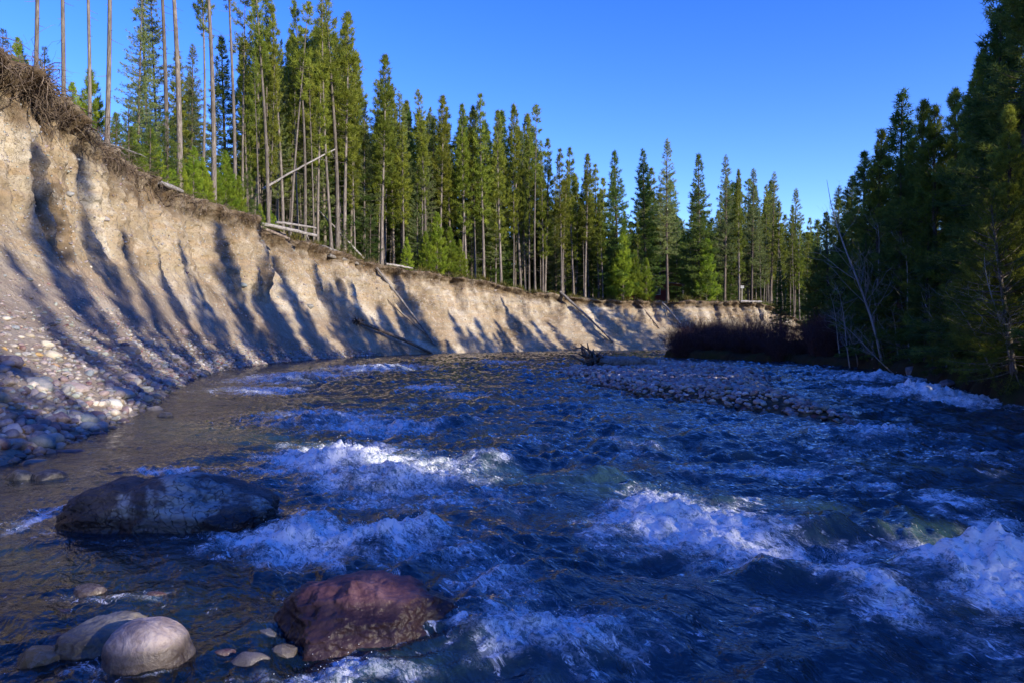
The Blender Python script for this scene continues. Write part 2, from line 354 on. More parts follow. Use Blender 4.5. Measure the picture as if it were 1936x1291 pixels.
    fn = bump(t, math_(t, 'ADD', f3.outputs[0], f1.outputs[0]), 0.6, 0.05); t.links.new(fn, fb.inputs['Normal'])
    fin = nd(t, 'ShaderNodeMixShader'); t.links.new(math_(t, 'MULTIPLY', fm, 0.97), fin.inputs[0]); t.links.new(sf.outputs[0], fin.inputs[1]); t.links.new(fb.outputs[0], fin.inputs[2])
    t.links.new(fin.outputs[0], o.inputs[0]); return m
M['water'] = water_mat()
def plain(name, col, rough=0.7, sc=8, var=0.25):
    m, t, o = nmat(name); tc = nd(t, 'ShaderNodeTexCoord'); a = noise(t, sc, 4, 0.6, tc.outputs['Object'])
    c = mixc(t, maprange(t, a.outputs[0], 0.3, 0.7, 0, var*2), col, tuple(x*0.5 for x in col)); princ(t, o, c, rough, bump(t, a.outputs[0], 0.3, 0.02)); return m
M['redwall'] = plain('red_painted_boards', (0.17, 0.028, 0.022)); M['shingle'] = plain('grey_brown_roofing', (0.17, 0.14, 0.12))
M['white'] = plain('weathered_white_paint', (0.42, 0.42, 0.41)); M['post'] = plain('porch_timber', (0.36, 0.33, 0.28)); M['pane'] = plain('dark_window_glass', (0.03, 0.035, 0.04), 0.1)
M['spray'] = plain('white_water_drops', (0.82, 0.86, 0.88), 0.25, 8, 0.05)
# ------------------------------------------------------------------ left bank: toe and lip lines (toe x,y / lip x,y,z / scree share)
ctrl = np.array([
 (-6.5,-24, -17,-24, 12.0, 1), (-7,-8, -18,-8, 12.4, 1), (-7,4, -18.6,6, 12.5, 1), (-7.1,10.4, -19,14, 12.5, 1), (-8.3,16, -19.2,21, 12.3, 1),
 (-11.3,25, -19.4,28, 11.9, .9), (-13.0,30, -19.6,31, 11.8, .8), (-14.3,36, -20.3,37, 10.97, .65), (-14.7,42, -20.5,43, 10.6, .5), (-14.4,48, -20.3,50, 10.3, .4),
 (-13.6,54, -19.5,57, 10.0, .3), (-11.8,61, -16.8,64, 9.4, .2), (-9.2,67, -13.6,71, 8.65, .1), (-6,71.5, -9.1,76, 8.15, .05), (-1.5,76, -3.9,81, 7.7, 0),
 (3.5,79.5, 1.9,85, 6.8, 0), (12,83.5, 11.6,89, 5.9, 0), (22,86.5, 21.8,92, 5.9, 0), (31,89, 31,94, 5.8, 0), (36,92, 35.5,96, 4.4, 0), (42,97, 41,101, 3.2, 0), (60,106, 58,111, 3.0, 0)])
def catmull(P, u):
    n = len(P); i = np.clip(np.floor(u).astype(int), 0, n-2); f = (u-i)[:, None]
    p0 = P[np.clip(i-1, 0, n-1)]; p1 = P[i]; p2 = P[i+1]; p3 = P[np.clip(i+2, 0, n-1)]
    return 0.5*((2*p1)+(-p0+p2)*f+(2*p0-5*p1+4*p2-p3)*f*f+(-p0+3*p1-3*p2+p3)*f**3)
NS, NT = 1240, 190
US = np.interp(np.linspace(0, 1, NS), [0, .05, .70, .96, 1], [0, 3.0, 12, 19, len(ctrl)-1])
CS = catmull(ctrl, US)
TT = np.linspace(-0.12, 1.0, NT)
def bank_grid():
    t = TT[None, :]; sc = CS[:, 5:6]
    # two profiles: scree with a steep wall, and a plain slope with a short vertical rim
    ta = np.array([-0.12, 0, .20, .42, .55, .70, .86, .95, 1.0])
    a1 = np.interp(TT, ta, [-.20, 0, .40, .66, .77, .86, .93, .955, 1.0]); b1 = np.interp(TT, ta, [-.10, 0, .16, .34, .47, .66, .87, .97, 1.0])
    a2 = np.interp(TT, ta, [-.20, 0, .23, .48, .63, .80, .93, .95, 1.0]); b2 = np.interp(TT, ta, [-.12, 0, .19, .42, .56, .73, .88, .975, 1.0])
    k = np.ones(9)/9
    sm = lambda v: np.convolve(np.pad(v, 4, mode='edge'), k, 'valid')
    a1, b1, a2, b2 = map(sm, (a1, b1, a2, b2))
    A = a1[None]*sc+a2[None]*(1-sc); B = b1[None]*sc+b2[None]*(1-sc)
    ux = CS[:, 2:3]-CS[:, 0:1]; uy = CS[:, 3:4]-CS[:, 1:2]; Lh = np.sqrt(ux**2+uy**2)
    X = CS[:, 0:1]+ux*A; Y = CS[:, 1:2]+uy*A; Z = CS[:, 4:5]*B
    arc = np.concatenate([[0], np.cumsum(np.hypot(np.diff(CS[:, 0]), np.diff(CS[:, 1])))])[:, None]+0*Z
    wall = ss(.38, .62, t)*(1-ss(.975, 1.0, t)); low = 1-ss(.45, .6, t)
    d = 0.85*wall*n2(arc/3.1+3, Z/14, 1)+0.45*wall*n2(arc/1.1, Z/5+2, 2)+.12*wall*n2(arc/5, Z/.45, 16)-.40*wall*np.maximum(0, 1-2.6*np.abs(n2(arc/1.7+.15*n2(arc/2, Z/2, 25), Z/11, 17)))+0.20*wall*n2(arc/.5, Z/.8, 3)+0.08*wall*n2(arc/.24, Z/.26, 4)-.10*wall*np.maximum(0, n2(arc/.33, Z/.20, 15)-.15)*2
    d += 0.20*low*n2(arc/2.6+0.4*t*10, t*2.0, 5)+0.05*low*n2(arc/.5, t*30, 6)+0.03*n2(arc/.2, Z/.2, 7)
    # projecting buttress ending in a sharp corner
    i0 = int(np.argmin(np.hypot(CS[:, 2]+19.9, CS[:, 3]-54))); s0 = arc[i0, 0]
    q = arc-s0
    d += wall*1.7*(ss(-8, -.8, q)*(1-ss(-0.05, 0.25, q)))-wall*1.1*(ss(-.1, .25, q)*(1-ss(.6, 5, q)))
    # rim: sod bulges out and hangs over, brown soil just under it
    rim = ss(.90, .96, t)*(1-ss(.985, 1.0, t)); d += rim*(0.35+.9*ss(36, 28, CS[:, 1:2])*ss(5, 15, CS[:, 1:2])+0.4*n2(arc/1.3, t*3, 8)+.25*n2(arc/.4, t*9, 18)); d -= 0.35*ss(.80, .87, t)*(1-ss(.88, .93, t))*(n2(arc/2.0, t*2, 9)*.8+.5)
    X = X-ux/Lh*d; Y = Y-uy/Lh*d
    Z = Z+0.12*n2(arc/1.2, t*12, 10)*ss(0, .1, t)+ss(.9, 1, t)*0.35*n2(arc/2.5, t*0, 11)
    soil = ss(.77, .90, t+0.09*n2(arc/1.6, t*4, 12)+.05*n2(arc/.5, t*12, 13))+0*Z
    scree = np.clip(sc*(1-ss(.30, .50, t+.06*n2(arc/2, t*3, 14))), 0, 1)+0*Z
    return np.stack([X, Y, Z], -1), soil, scree, arc
BG, soil, scree, ARC = bank_grid()
def gridfaces(a, b):
    i = np.arange(a-1)[:, None]*b; j = np.arange(b-1)[None, :]
    return np.stack([i+j, i+b+j, i+b+j+1, i+j+1], -1).reshape(-1, 4)
tag(obj('river_bank', mesh('river_bank', BG.reshape(-1, 3), gridfaces(NS, NT), M['bank'], True, {'soil': soil.ravel(), 'scree': scree.ravel()})), 'tall eroded bank of pale tan earth curving along the river', kind='structure')
BN = np.cross(np.gradient(BG, axis=1), np.gradient(BG, axis=0)); BN /= np.linalg.norm(BN, axis=2, keepdims=True)+1e-9
BN *= np.sign(BN[..., 2:3]+BN[..., 0:1]*0.5+1e-6)
def bank_at(fs, ft):
    """row and column (float) of the bank grid -> point, normal"""
    i = np.clip(fs, 0, NS-1.001); j = np.clip(ft, 0, NT-1.001); a = np.floor(i).astype(int); b = np.floor(j).astype(int); u = (i-a)[..., None]; v = (j-b)[..., None]
    f = lambda G: G[a, b]*(1-u)*(1-v)+G[a+1, b]*u*(1-v)+G[a, b+1]*(1-u)*v+G[a+1, b+1]*u*v
    n = f(BN); return f(BG), n/(np.linalg.norm(n, axis=-1, keepdims=True)+1e-9)
# projection of the bank grid, to find the spot a photo pixel falls on
PX = 968+CF*BG[..., 0]/np.maximum(BG[..., 1], .5); PY = HZ-CF*(BG[..., 2]-CH)/np.maximum(BG[..., 1], .5)
def bank_px(px, py):
    d = (PX-px)**2+(PY-py)**2+(BG[..., 1] < 3)*1e9
    k = np.unravel_index(np.argmin(d), d.shape); return k
# plateau behind the lip
LIP = BG[:, -1, :].copy()
NU = 46
UO = np.concatenate([[0, .25, .6], np.geomspace(1, 150, NU-3)])
sub = np.arange(0, NS, 5); LS = LIP[sub]; cs = CS[sub]
od = np.stack([cs[:, 2]-cs[:, 0], cs[:, 3]-cs[:, 1]], 1); 
k = np.ones(31)/31; od = np.stack([np.convolve(np.pad(od[:, i], 15, mode='edge'), k, 'valid') for i in (0, 1)], 1); od /= np.linalg.norm(od, axis=1, keepdims=True)
def top_z(x, y, z0, u):
    return z0+0.012*np.minimum(u, 30)+ss(0, 3, u)*(0.30*n2(x/3.0, y/3.0, 21)+0.12*n2(x/.9, y/.9, 22))
FX = LS[:, None, 0]+od[:, None, 0]*UO[None]; FY = LS[:, None, 1]+od[:, None, 1]*UO[None]
zl = np.convolve(np.pad(LS[:, 2], 10, mode='edge'), np.ones(21)/21, 'valid')
z0 = LS[:, None, 2]*(1-ss(0, 2, UO))[None]+zl[:, None]*ss(0, 2, UO)[None]
FZ = top_z(FX, FY, z0, UO[None])
tag(obj('forest_floor', mesh('forest_floor', np.stack([FX, FY, FZ], -1).reshape(-1, 3), gridfaces(len(sub), NU), M['floor'])), 'forest ground on top of the high bank', kind='structure')
FPT = np.stack([FX.ravel(), FY.ravel()], 1); FZR = FZ.ravel()
def plateau_z(x, y):
    d = (FPT[:, 0]-x)**2+(FPT[:, 1]-y)**2; i = np.argpartition(d, 4)[:4]; w = 1/(d[i]+.01)
    return float((FZR[i]*w).sum()/w.sum())
lpx = 968+CF*LIP[:, 0]/np.maximum(LIP[:, 1], 1); ok = LIP[:, 1] > 20
def lip_Y(px):
    i = np.where(ok)[0]; return float(np.interp(px, lpx[i], LIP[i, 1]))
# ------------------------------------------------------------------ right bank
rc = np.array([(10,-30), (15,-16), (17.0,-6), (15.5,4), (13.4,11), (12.4,17.6), (15.0,25), (17.0,32), (18.2,40), (17.4,45), (15.0,51), (12.4,57.5), (13.2,61), (19,65), (30,69), (60,76)], float)
RC = catmull(rc, np.linspace(0, len(rc)-1, 420))
rt = np.gradient(RC, axis=0); rt /= np.linalg.norm(rt, axis=1, keepdims=True)
RO = np.concatenate([[-2.5, -1.2, -.4, 0, .12, .25, .45, .8], np.geomspace(1.2, 150, 30)])
tgt = np.array([1.0, -0.12]); rn = np.stack([rt[:, 1], -rt[:, 0]], 1)
k = np.ones(41)/41; rn = np.stack([np.convolve(np.pad(rn[:, i], 20, mode='edge'), k, 'valid') for i in (0, 1)], 1); rn /= np.linalg.norm(rn, axis=1, keepdims=True)
RX = RC[:, None, 0]+rn[:, None, 0]*RO[None]; RY = RC[:, None, 1]+rn[:, None, 1]*RO[None]
# keep rays from crossing: far out they all run to +x
far = ss(1.5, 12, RO)[None]; RX = RX*(1-far)+(RC[:, None, 0]+RO[None]*.97)*far; RY = RY*(1-far)+(RC[:, None, 1]-RO[None]*.1)*far
rz = np.interp(RO, [-2.5, -.4, 0, .12, .25, .45, .8, 2, 6, 20, 150], [-1.3, -.35, -.05, .22, .42, .55, .6, .75, 1.1, 1.6, 2.0])
RZ = rz[None]+ss(-.1, .4, RO)[None]*(.16*n2(RX/1.1, RY/1.1, 31)+.22*n2(RX/4, RY/4, 32))
RX = RX+.3*n2(RX/.8, RY/.8, 33)*ss(-3, 0, RO)[None]
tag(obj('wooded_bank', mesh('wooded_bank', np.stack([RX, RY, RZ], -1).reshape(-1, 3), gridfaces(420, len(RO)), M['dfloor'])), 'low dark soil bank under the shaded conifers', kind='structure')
RPT = np.stack([RX.ravel(), RY.ravel()], 1); RZR = RZ.ravel()
def right_z(x, y):
    d = (RPT[:, 0]-x)**2+(RPT[:, 1]-y)**2; i = np.argpartition(d, 4)[:4]; w = 1/(d[i]+.01)
    return float((RZR[i]*w).sum()/w.sum())
# ------------------------------------------------------------------ gravel bar outline, river bed
BAR = np.array([W(1036,704), W(1110,728), W(1170,744), W(1300,763), W(1450,783), W(1600,804), W(1662,810), W(1625,787), W(1560,764), W(1475,746), W(1482,716), W(1400,699), W(1250,691), W(1110,693)])
def poly_sd(P, x, y):
    """signed distance to polygon, positive inside"""
    x = np.asarray(x, float); y = np.asarray(y, float); d = np.full(x.shape, 1e9); ins = np.zeros(x.shape, bool)
    for a, b in zip(P, np.roll(P, -1, 0)):
        e = b-a; t = np.clip(((x-a[0])*e[0]+(y-a[1])*e[1])/(e@e), 0, 1)
        d = np.minimum(d, np.hypot(x-a[0]-t*e[0], y-a[1]-t*e[1]))
        c = ((a[1] > y) != (b[1] > y)) & (x < (b[0]-a[0])*(y-a[1])/(b[1]-a[1]+1e-12)+a[0]); ins ^= c
    return np.where(ins, d, -d)
def toe_dist(x, y):
    tx = np.interp(y, CS[:, 1], CS[:, 0]); return x-tx
def bed_z(x, y):
    sd_ = poly_sd(BAR, x, y)
    near = np.minimum(toe_dist(x, y), 30)
    d = 0.10+0.11*np.clip(near, 0, 6)
    fg = ss(7.5, 4.2, y)*ss(.2, -1.6, x); d = d*(1-fg)+fg*(.13+.05*n2(x*1.5, y*1.5, 41))
    d = np.minimum(d, .75)+.06*n2(x/1.3, y/1.3, 42)
    z = -np.maximum(d, .06)
    w = ss(-1.6, .9, sd_); return z*(1-w)+w*(.03+.27*ss(.1, 1.4, sd_)+.05*n2(x/1.5, y/1.5, 43))
gx = np.concatenate([[-900, -300, -100, -50], np.linspace(-24, 36, 160), [60, 120, 300, 900]]); gy = np.concatenate([[-900, -200, -60], np.geomspace(1, 131, 220)-31+8, [150, 300, 900, 1800]])
gy = np.unique(np.concatenate([[-900, -200, -60, -25], np.linspace(-15, 2, 12), np.linspace(2.2, 30, 150), np.linspace(30.5, 112, 90), [150, 300, 900, 1800]]))
GX, GY = np.meshgrid(gx, gy, indexing='ij'); GZ = bed_z(GX, GY)
GZ = np.where((np.abs(GX) > 40) | (GY > 115) | (GY < -30), -1.5, GZ)
tag(obj('riverbed', mesh('riverbed', np.stack([GX, GY, GZ], -1).reshape(-1, 3), gridfaces(len(gx), len(gy)), M['bed'])), 'stony river bed seen through the shallow water', kind='structure')
# ------------------------------------------------------------------ boulder list (used by the water too): centre x,y,z, half sizes
FL = np.array([0.50, -0.866])              # flow direction of the near water
FOAM = [(1290,985,130,34,1.25), (1370,1010,110,36,1.0), (1450,1045,120,30,.85), (1235,955,60,26,1.0), (1490,1068,70,16,.95), (1640,1105,60,55,.95), (1610,1040,50,20,.5), (1885,1085,110,55,1.45), (1850,1120,60,30,1.0), (1800,950,70,14,.6),
 (1640,918,110,9,.6), (1450,888,150,10,.55), (1330,885,60,9,.5), (640,862,110,24,1.15), (745,892,150,32,.82), (610,788,130,16,.62), (715,808,120,12,.62), (650,1018,195,26,1.15), (560,1040,130,18,.8), (790,1005,60,16,.8), (800,1045,110,24,.5), (930,1095,90,60,.5),
 (1060,1195,150,36,.68), (960,1185,60,20,.7), (640,1272,140,18,.7), (850,940,170,26,.42), (700,940,90,20,.5), (560,713,90,9,.9), (510,738,70,7,.8), (440,735,50,5,.5), (715,696,90,6,.9), (820,731,45,6,.7), (880,746,45,5,.6), (950,685,50,3,.6), (1000,700,40,3,.4),
 (1740,744,75,12,1.35), (1640,714,70,6,1.0), (1580,703,50,4,.5), (1855,762,70,8,.5), (1650,815,120,12,.55), (1420,812,90,8,.35), (1850,860,110,18,.4), (1560,850,140,10,.35), (1300,800,100,6,.25), (340,888,110,7,.55), (60,980,34,22,.6), (230,1128,150,12,.36), (1180,860,120,8,.35), (1080,770,120,5,.25),
 (1750,1150,160,30,.30), (1450,1180,160,25,.25), (1850,1220,100,40,.3), (470,1130,120,20,.15), (100,1285,120,12,.35), (980,830,120,8,.3), (660,665,40,2,.3), (1150,830,60,6,.4), (1880,990,70,16,.7), (520,975,40,14,.5), (860,1190,34,10,.8)]
HUMP = [  # px, py(water row), height, half-length x, half-length y
 (1300,985,.19,.50,.42), (1430,1010,.12,.5,.4), (1600,1005,.17,.48,.30), (1720,985,.10,.30,.30), (1880,1085,.25,.55,.45), (1640,1110,.14,.35,.4), (1480,1085,.12,.4,.2), (640,870,.19,.55,.5), (760,905,.14,.7,.4), (610,800,.20,.9,.5), (590,1000,.15,.36,.34), (680,1025,.13,.7,.25), (800,1010,.15,.3,.25),
 (900,1170,.10,.3,.4), (1050,1215,.10,.5,.25), (560,720,.30,1.6,.9), (715,700,.3,2.0,1.0), (1740,748,.38,1.0,.8), (1640,716,.25,1.2,.8), (1650,822,.12,1.0,.6), (940,870,.18,.5,.4), (1100,905,.15,.6,.35), (1320,830,.13,.7,.4), (1210,1060,-.12,.5,.35), (1560,1050,-.14,.4,.3), (1760,1040,-.15,.35,.3), (860,800,.15,.7,.5), (1180,820,.14,.7,.5), (420,860,.08,.5,.4)]
FOAM = [(a_, b_, c_*1.05, d_*1.08, e_*(1.12 if e_ < .8 else 1.0)) for a_, b_, c_, d_, e_ in FOAM]
fr_ = np.random.default_rng(31)      # small whitecaps scattered over the fast water
for _ in range(30):
    py_ = 668+fr_.power(.9)*330; px_ = fr_.uniform(480, 1900)
    if (py_ < 720 and px_ > 1400) or (px_ > 1000 and py_ < 830): continue
    k_ = (py_-632)/330; FOAM.append((px_, py_, fr_.uniform(18, 46)*(.5+k_), fr_.uniform(2, 7)*(.3+k_), fr_.uniform(.3, .55)))
BOULD = [(-3.36,7.18,1.05,.62), (-0.88,4.62,.62,.48), (-2.03,4.12,.26,.22), (-2.38,4.30,.24,.2)]
def water_fields(x, y):
    a = x*FL[0]+y*FL[1]; b = -x*FL[1]+y*FL[0]
    wx = .35*n2(x/1.7, y/1.7, 51); wy = .35*n2(x/1.7+9, y/1.7, 52)
    a2 = a+wx; b2 = b+wy
    rid = lambda n: 1-np.abs(n)*2
    calm = ss(0.3, 5.0, toe_dist(x, y))*(1-.55*ss(-.5, -3.5, x)*ss(9.5, 6, y)); calm = .22+.78*calm
    farf = 1+.6*ss(15, 45, y)
    h = .050*rid(n2(a2/.95, b2/1.5, 53))+.045*n2(a2/1.9, b2/2.4, 54)+.024*rid(n2(a2/.48, b2/.70, 55))+.012*rid(n2(a2/.22+.3*wx, b2/.30, 56))+.034*n2(a2/2.1, b2/.27, 57)+.014*n2(a2/1.0, b2/.11, 58)
    h = h*calm*farf-.055*calm
    choppy = ss(.25, .6, n2(x/2.5, y/3.5, 59)+.3)*ss(3, 8, toe_dist(x, y)); h = h*(1+.7*choppy)
    foam = np.zeros_like(x); hv = np.zeros_like(x)
    wxx = x+.22*n2(x/.5, y/.5, 60)*np.clip(y/8, .6, 4)+.1*n2(x/.17, y/.17, 61); wyy = y+.25*n2(x/.5+5, y/.5, 62)*np.clip(y/8, .6, 4)+.1*n2(x/.17+5, y/.17, 63)
    for (px, py, hw, hh, s) in FOAM:
        c = W(px, py); rx = hw*c[1]/CF; ry = max(.5*abs(W(px, py-hh)[1]-W(px, py+hh)[1]), .12)
        q = ((wxx-c[0])/rx)**2+((wyy-c[1])/ry)**2
        foam = np.maximum(foam, s*np.exp(-q*.68))
        if s > .55 and c[1] < 16:          # thin trails carried downstream
            da = (wxx-c[0])*FL[0]+(wyy-c[1])*FL[1]; db = -(wxx-c[0])*FL[1]+(wyy-c[1])*FL[0]
            tl = .62*s*np.exp(-(np.maximum(da, 0)/1.5)**2-(np.minimum(da, 0)/.3)**2-(db/(.75*rx))**2)*np.clip(.5+1.4*n2(a2/1.6, b2/.22, 71), 0, 1)
            foam = np.maximum(foam, tl)
    for (px, py, s, rx, ry) in HUMP:
        c = W(px, py); q = ((x-c[0]+.12*wx)/rx)**2+((y-c[1]+.12*wy)/ry)**2
        m = q < 7; hv[m] += s*np.exp(-q[m]*1.1)
    # water piles up against the boulders and smooths in their lee
    for (bx, by, rx, ry) in BOULD:
        q = ((x-bx)/rx)**2+((y-by)/ry)**2
        foam = np.maximum(foam, .45*np.exp(-((q-1.25)/.22)**2)*ss(-.1, .9, n2(x*2.2, y*2.2, 64)+.35))
    crest = ss(.065, .13, h)*ss(.40, .80, n2(x/1.1, y/1.6, 65)+.45)*(1-.6*ss(18, 40, y))
    foam = np.maximum(foam, .50*crest*calm)
    foam = foam*(.78+.35*n2(x/.3, y/.3, 66))
    rough = np.minimum(foam, 1)*(.09*np.abs(n2(x/.40, y/.30, 69))+.10*np.abs(n2(x/.17+.4*wx, y/.13, 67))+.08*np.abs(n2(x/.09, y/.075, 68))-.06)
    return h+hv*(1+.35*n2(x/.25, y/.25, 70))+rough*np.clip(y/9, .8, 1.6), foam
rows = np.unique(np.concatenate([np.linspace(-25, 1.2, 14), np.geomspace(1.7, 112, 880)]))
uu = np.linspace(-1, 1, 720)
core = np.clip(.86*np.maximum(rows, 0)+2.0, 0, 46)[:, None]; ext = np.maximum(40-core, 0)
WX = core*uu[None]+np.sign(uu)[None]*np.clip((np.abs(uu)[None]-.93)/.07, 0, 1)*ext; WY = rows[:, None]+0*WX
wz, wf = water_fields(WX.ravel(), WY.ravel())
bz = bed_z(WX.ravel(), WY.ravel()); dep = 1-np.exp(-np.maximum(.02, -bz)*2.7)
dep = np.clip(dep*(1-.5*ss(8, 5, WY.ravel())*ss(.2, -1.4, WX.ravel())), .06, .95)
river = obj('river', mesh('river', np.stack([WX.ravel(), WY.ravel(), wz], -1), gridfaces(len(rows), len(uu))[:, ::-1], M['water'], True, {'foam': wf, 'depth': dep}))
tag(river, 'rushing blue river with white rapids', kind='structure')
# flying drops over the rapids
def spray():
    P = []; 
    for (px, py, hw, hh, s) in FOAM:
        if s < .7: continue
        c = W(px, py); rx = hw*c[1]/CF; ry = max(.5*abs(W(px, py-hh)[1]-W(px, py+hh)[1]), .12); n = int(150*s*min(1.6, rx))
        x = c[0]+rng.normal(0, .55, n)*rx; y = c[1]+rng.normal(0, .55, n)*ry
        P.append(np.stack([x, y, np.abs(rng.exponential(.035, n)), np.full(n, c[1])], 1))
    P = np.concatenate(P); z, f = water_fields(P[:, 0], P[:, 1]); keep = f > .3; P = P[keep]; z = z[keep]
    o = np.array([[1,0,0],[-1,0,0],[0,1,0],[0,-1,0],[0,0,1],[0,0,-1]], float); fc = np.array([[0,2,4],[2,1,4],[1,3,4],[3,0,4],[2,0,5],[1,2,5],[3,1,5],[0,3,5]])
    r = rng.uniform(.0015, .0048, len(P))*np.clip(P[:, 3]/7, .8, 2)
    V = (np.stack([P[:, 0], P[:, 1], z+.01+P[:, 2]], 1)[:, None]+o[None]*r[:, None, None]*np.array([1, 1, 1.3])).reshape(-1, 3)
    F = (fc[None]+6*np.arange(len(P))[:, None, None]).reshape(-1, 3)
    tag(obj('water_spray', mesh('water_spray', V, F, M['spray'])), 'white droplets flying over the rapids', kind='stuff')
spray()
# ------------------------------------------------------------------ boulders and stones
def ico(sub):
    import bmesh
    bm = bmesh.new(); bmesh.ops.create_icosphere(bm, subdivisions=sub, radius=1.0)
    bm.verts.ensure_lookup_table(); V = np.array([v.co[:] for v in bm.verts]); F = np.array([[v.index for v in f.verts] for f in bm.faces]); bm.free(); return V, F
ICO = {i: ico(i) for i in (1, 2, 3, 6, 7)}
def stone_shape(sub, seed, flat=.62, ang=.5):
    V, F = ICO[sub]; r = np.random.default_rng(seed)
    V = V.copy()
    # chop with random planes for broken faces, then soften
    for _ in range(11):
        n = r.normal(size=3); n /= np.linalg.norm(n); d = r.uniform(.60, .90); h = V @ n-d; V = V-np.where(h > 0, h*ang*1.7 if ang*1.7 < 1 else h, 0)[:, None]*n
    V = V*(1+.10*n3(V*1.7+seed*3.1, seed)[:, None]+(.04*n3(V*4+seed, seed+1)[:, None] if sub > 1 else 0))
    return V*np.array([1, r.uniform(.65, .9), flat*r.uniform(.8, 1.15)]), F
PAL = {'purple': (0.22, 0.15, 0.155), 'mauve': (0.32, 0.26, 0.25), 'grey': (0.27, 0.26, 0.255), 'pale green': (0.30, 0.34, 0.29), 'blue grey': (0.22, 0.26, 0.28), 'cream': (0.52, 0.46, 0.37), 'tan': (0.38, 0.30, 0.20), 'ochre': (0.44, 0.27, 0.07), 'dark red': (0.20, 0.075, 0.075), 'white': (0.58, 0.55, 0.51), 'dark slate': (0.10, 0.10, 0.11)}
PN = list(PAL); PP = np.array([.19, .22, .15, .11, .09, .08, .06, .015, .035, .03, .02]); PP /= PP.sum()
STONE_ME = [mesh('stone', *stone_shape(3 if i % 2 else 2, 100+i, ang=.50+.09*(i % 3)), M['stone'], bool(i % 2)) for i in range(12)]
def add_stone(name, loc, size, colname, label, group=None, rot=None, me=None, cat='stone'):
    o = obj(name, me or STONE_ME[int(rng.integers(12))], None, loc, rot if rot is not None else tuple(rng.normal(0, .35, 2))+(rng.uniform(0, 6.3),), size if hasattr(size, '__len__') else (size,)*3)
    c = (.8*np.array(PAL[colname])+.2*np.mean(PAL[colname]))*rng.uniform(.62, 1.0)*rng.uniform(.93, 1.07, 3); o.color = (*np.clip(c, 0, 1), 1)
    return tag(o, label, cat, group)
def stone_mass(name, P, S, label, gain=1.0, sub=2):
    sh = [stone_shape(sub, 300+i, ang=.5) for i in range(8)]; MBs = MB(); tint = []
    ci = rng.choice(len(PN), len(P), p=PP)
    for k_ in range(8):
        idx = np.arange(k_, len(P), 8); V, F = sh[k_]; n = len(idx)
        if n == 0: continue
        a = rng.uniform(0, 6.28, n); ca, sa = np.cos(a), np.sin(a); Rz = np.zeros((n, 3, 3)); Rz[:, 0, 0] = ca; Rz[:, 0, 1] = -sa; Rz[:, 1, 0] = sa; Rz[:, 1, 1] = ca; Rz[:, 2, 2] = 1
        b = rng.normal(0, .4, n); cb, sb = np.cos(b), np.sin(b); Rx = np.zeros((n, 3, 3)); Rx[:, 0, 0] = 1; Rx[:, 1, 1] = cb; Rx[:, 1, 2] = -sb; Rx[:, 2, 1] = sb; Rx[:, 2, 2] = cb
        VV = np.einsum('nij,kj->nki', Rx @ Rz, V)*S[idx][:, None, None]+P[idx][:, None, :]
        MBs.add(VV.reshape(-1, 3), (F[None]+len(V)*np.arange(n)[:, None, None]).reshape(-1, 3))
        c = np.array([.8*np.array(PAL[PN[i]])+.2*np.mean(PAL[PN[i]]) for i in ci[idx]])*rng.uniform(.62, 1.1, (n, 1))*gain; tint.append(np.repeat(c, len(V), 0))
    o = obj(name, MBs.mesh(name, M['stones'], True, {'tint': np.concatenate(tint)})); return tag(o, label, kind='stuff')
def boulder(name, c, half, mat, label, lobes, seed, amp=.10, rz=0.0, cuts=(), sub=6):
    V, F = ICO[sub]; D = V/np.linalg.norm(V, axis=1, keepdims=True)
    r = np.zeros(len(D))
    for (off, rad) in lobes:       # union of ellipsoids seen from the centre
        o = np.array(off, float); rad = np.array(rad, float); A = ((D/rad)**2).sum(1); B = (D*o/rad**2).sum(1); C_ = ((o/rad)**2).sum()-1
        disc = B*B-A*C_; t_ = np.where(disc > 0, (B+np.sqrt(np.maximum(disc, 0)))/A, 0); r = np.maximum(r, t_)
    P = D*r[:, None]
    for n, d, s in cuts:
        n = np.array(n, float); n /= np.linalg.norm(n); h = P @ n-d; P = P-(np.maximum(h, 0)*s)[:, None]*n
    q = P*1.0
    P = P*(1+amp*n3(q*2.2+seed, seed)+amp*.55*(1-2*np.abs(n3(q*4.1+seed, seed+1)))+amp*.22*(1-2*np.abs(n3(q*7+seed, seed+2)))+amp*.20*n3(q*20, seed+3)+amp*.14*n3(q*42, seed+4))[:, None]
    P = P*np.array(half)
    return tag(obj(name, mesh(name, P, F, mat), None, c, (0, 0, rz)), label, 'boulder')
boulder('boulder', (-3.36, 7.20, .02), (1.04, .62, .46), M['bl_dark'], 'large dark boulder with pale cracked crust lying in the near water', [((-.46, 0, -.05), (.56, .78, .88)), ((.22, .0, .02), (.80, .9, .92)), ((.74, .05, -.2), (.32, .5, .62))], 3, .075, .03, [((-.1, 0, 1), .86, .7), ((-1, -.5, .2), .86, .7), ((-1, 0, .9), .84, .7), ((1, 0, 1.3), .78, .7), ((-.2, -1, .25), .72, .5), ((.6, -.6, .8), .80, .7), ((1, 0, .6), .92, .6)], 7)
boulder('boulder', (-0.90, 4.60, -.03), (.62, .46, .375), M['bl_purple'], 'purple boulder breaking the water nearest the camera', [((-.12, 0, .0), (.84, .9, .93)), ((.30, 0, -.14), (.70, .8, .70)), ((-.35, -.2, -.1), (.6, .8, .8))], 11, .085, -.05, [((.50, -.25, 1), .70, .8), ((-1, -.2, .5), .82, .7), ((.25, -1, .35), .68, .7), ((0, .1, 1), .86, .7), ((-.5, -.8, .9), .74, .92), ((.9, -.6, .5), .66, .9), ((.35, -.75, .8), .70, .9), ((-.9, -.5, .1), .74, .85), ((-.3, .1, 1), .80, .9)], 7)
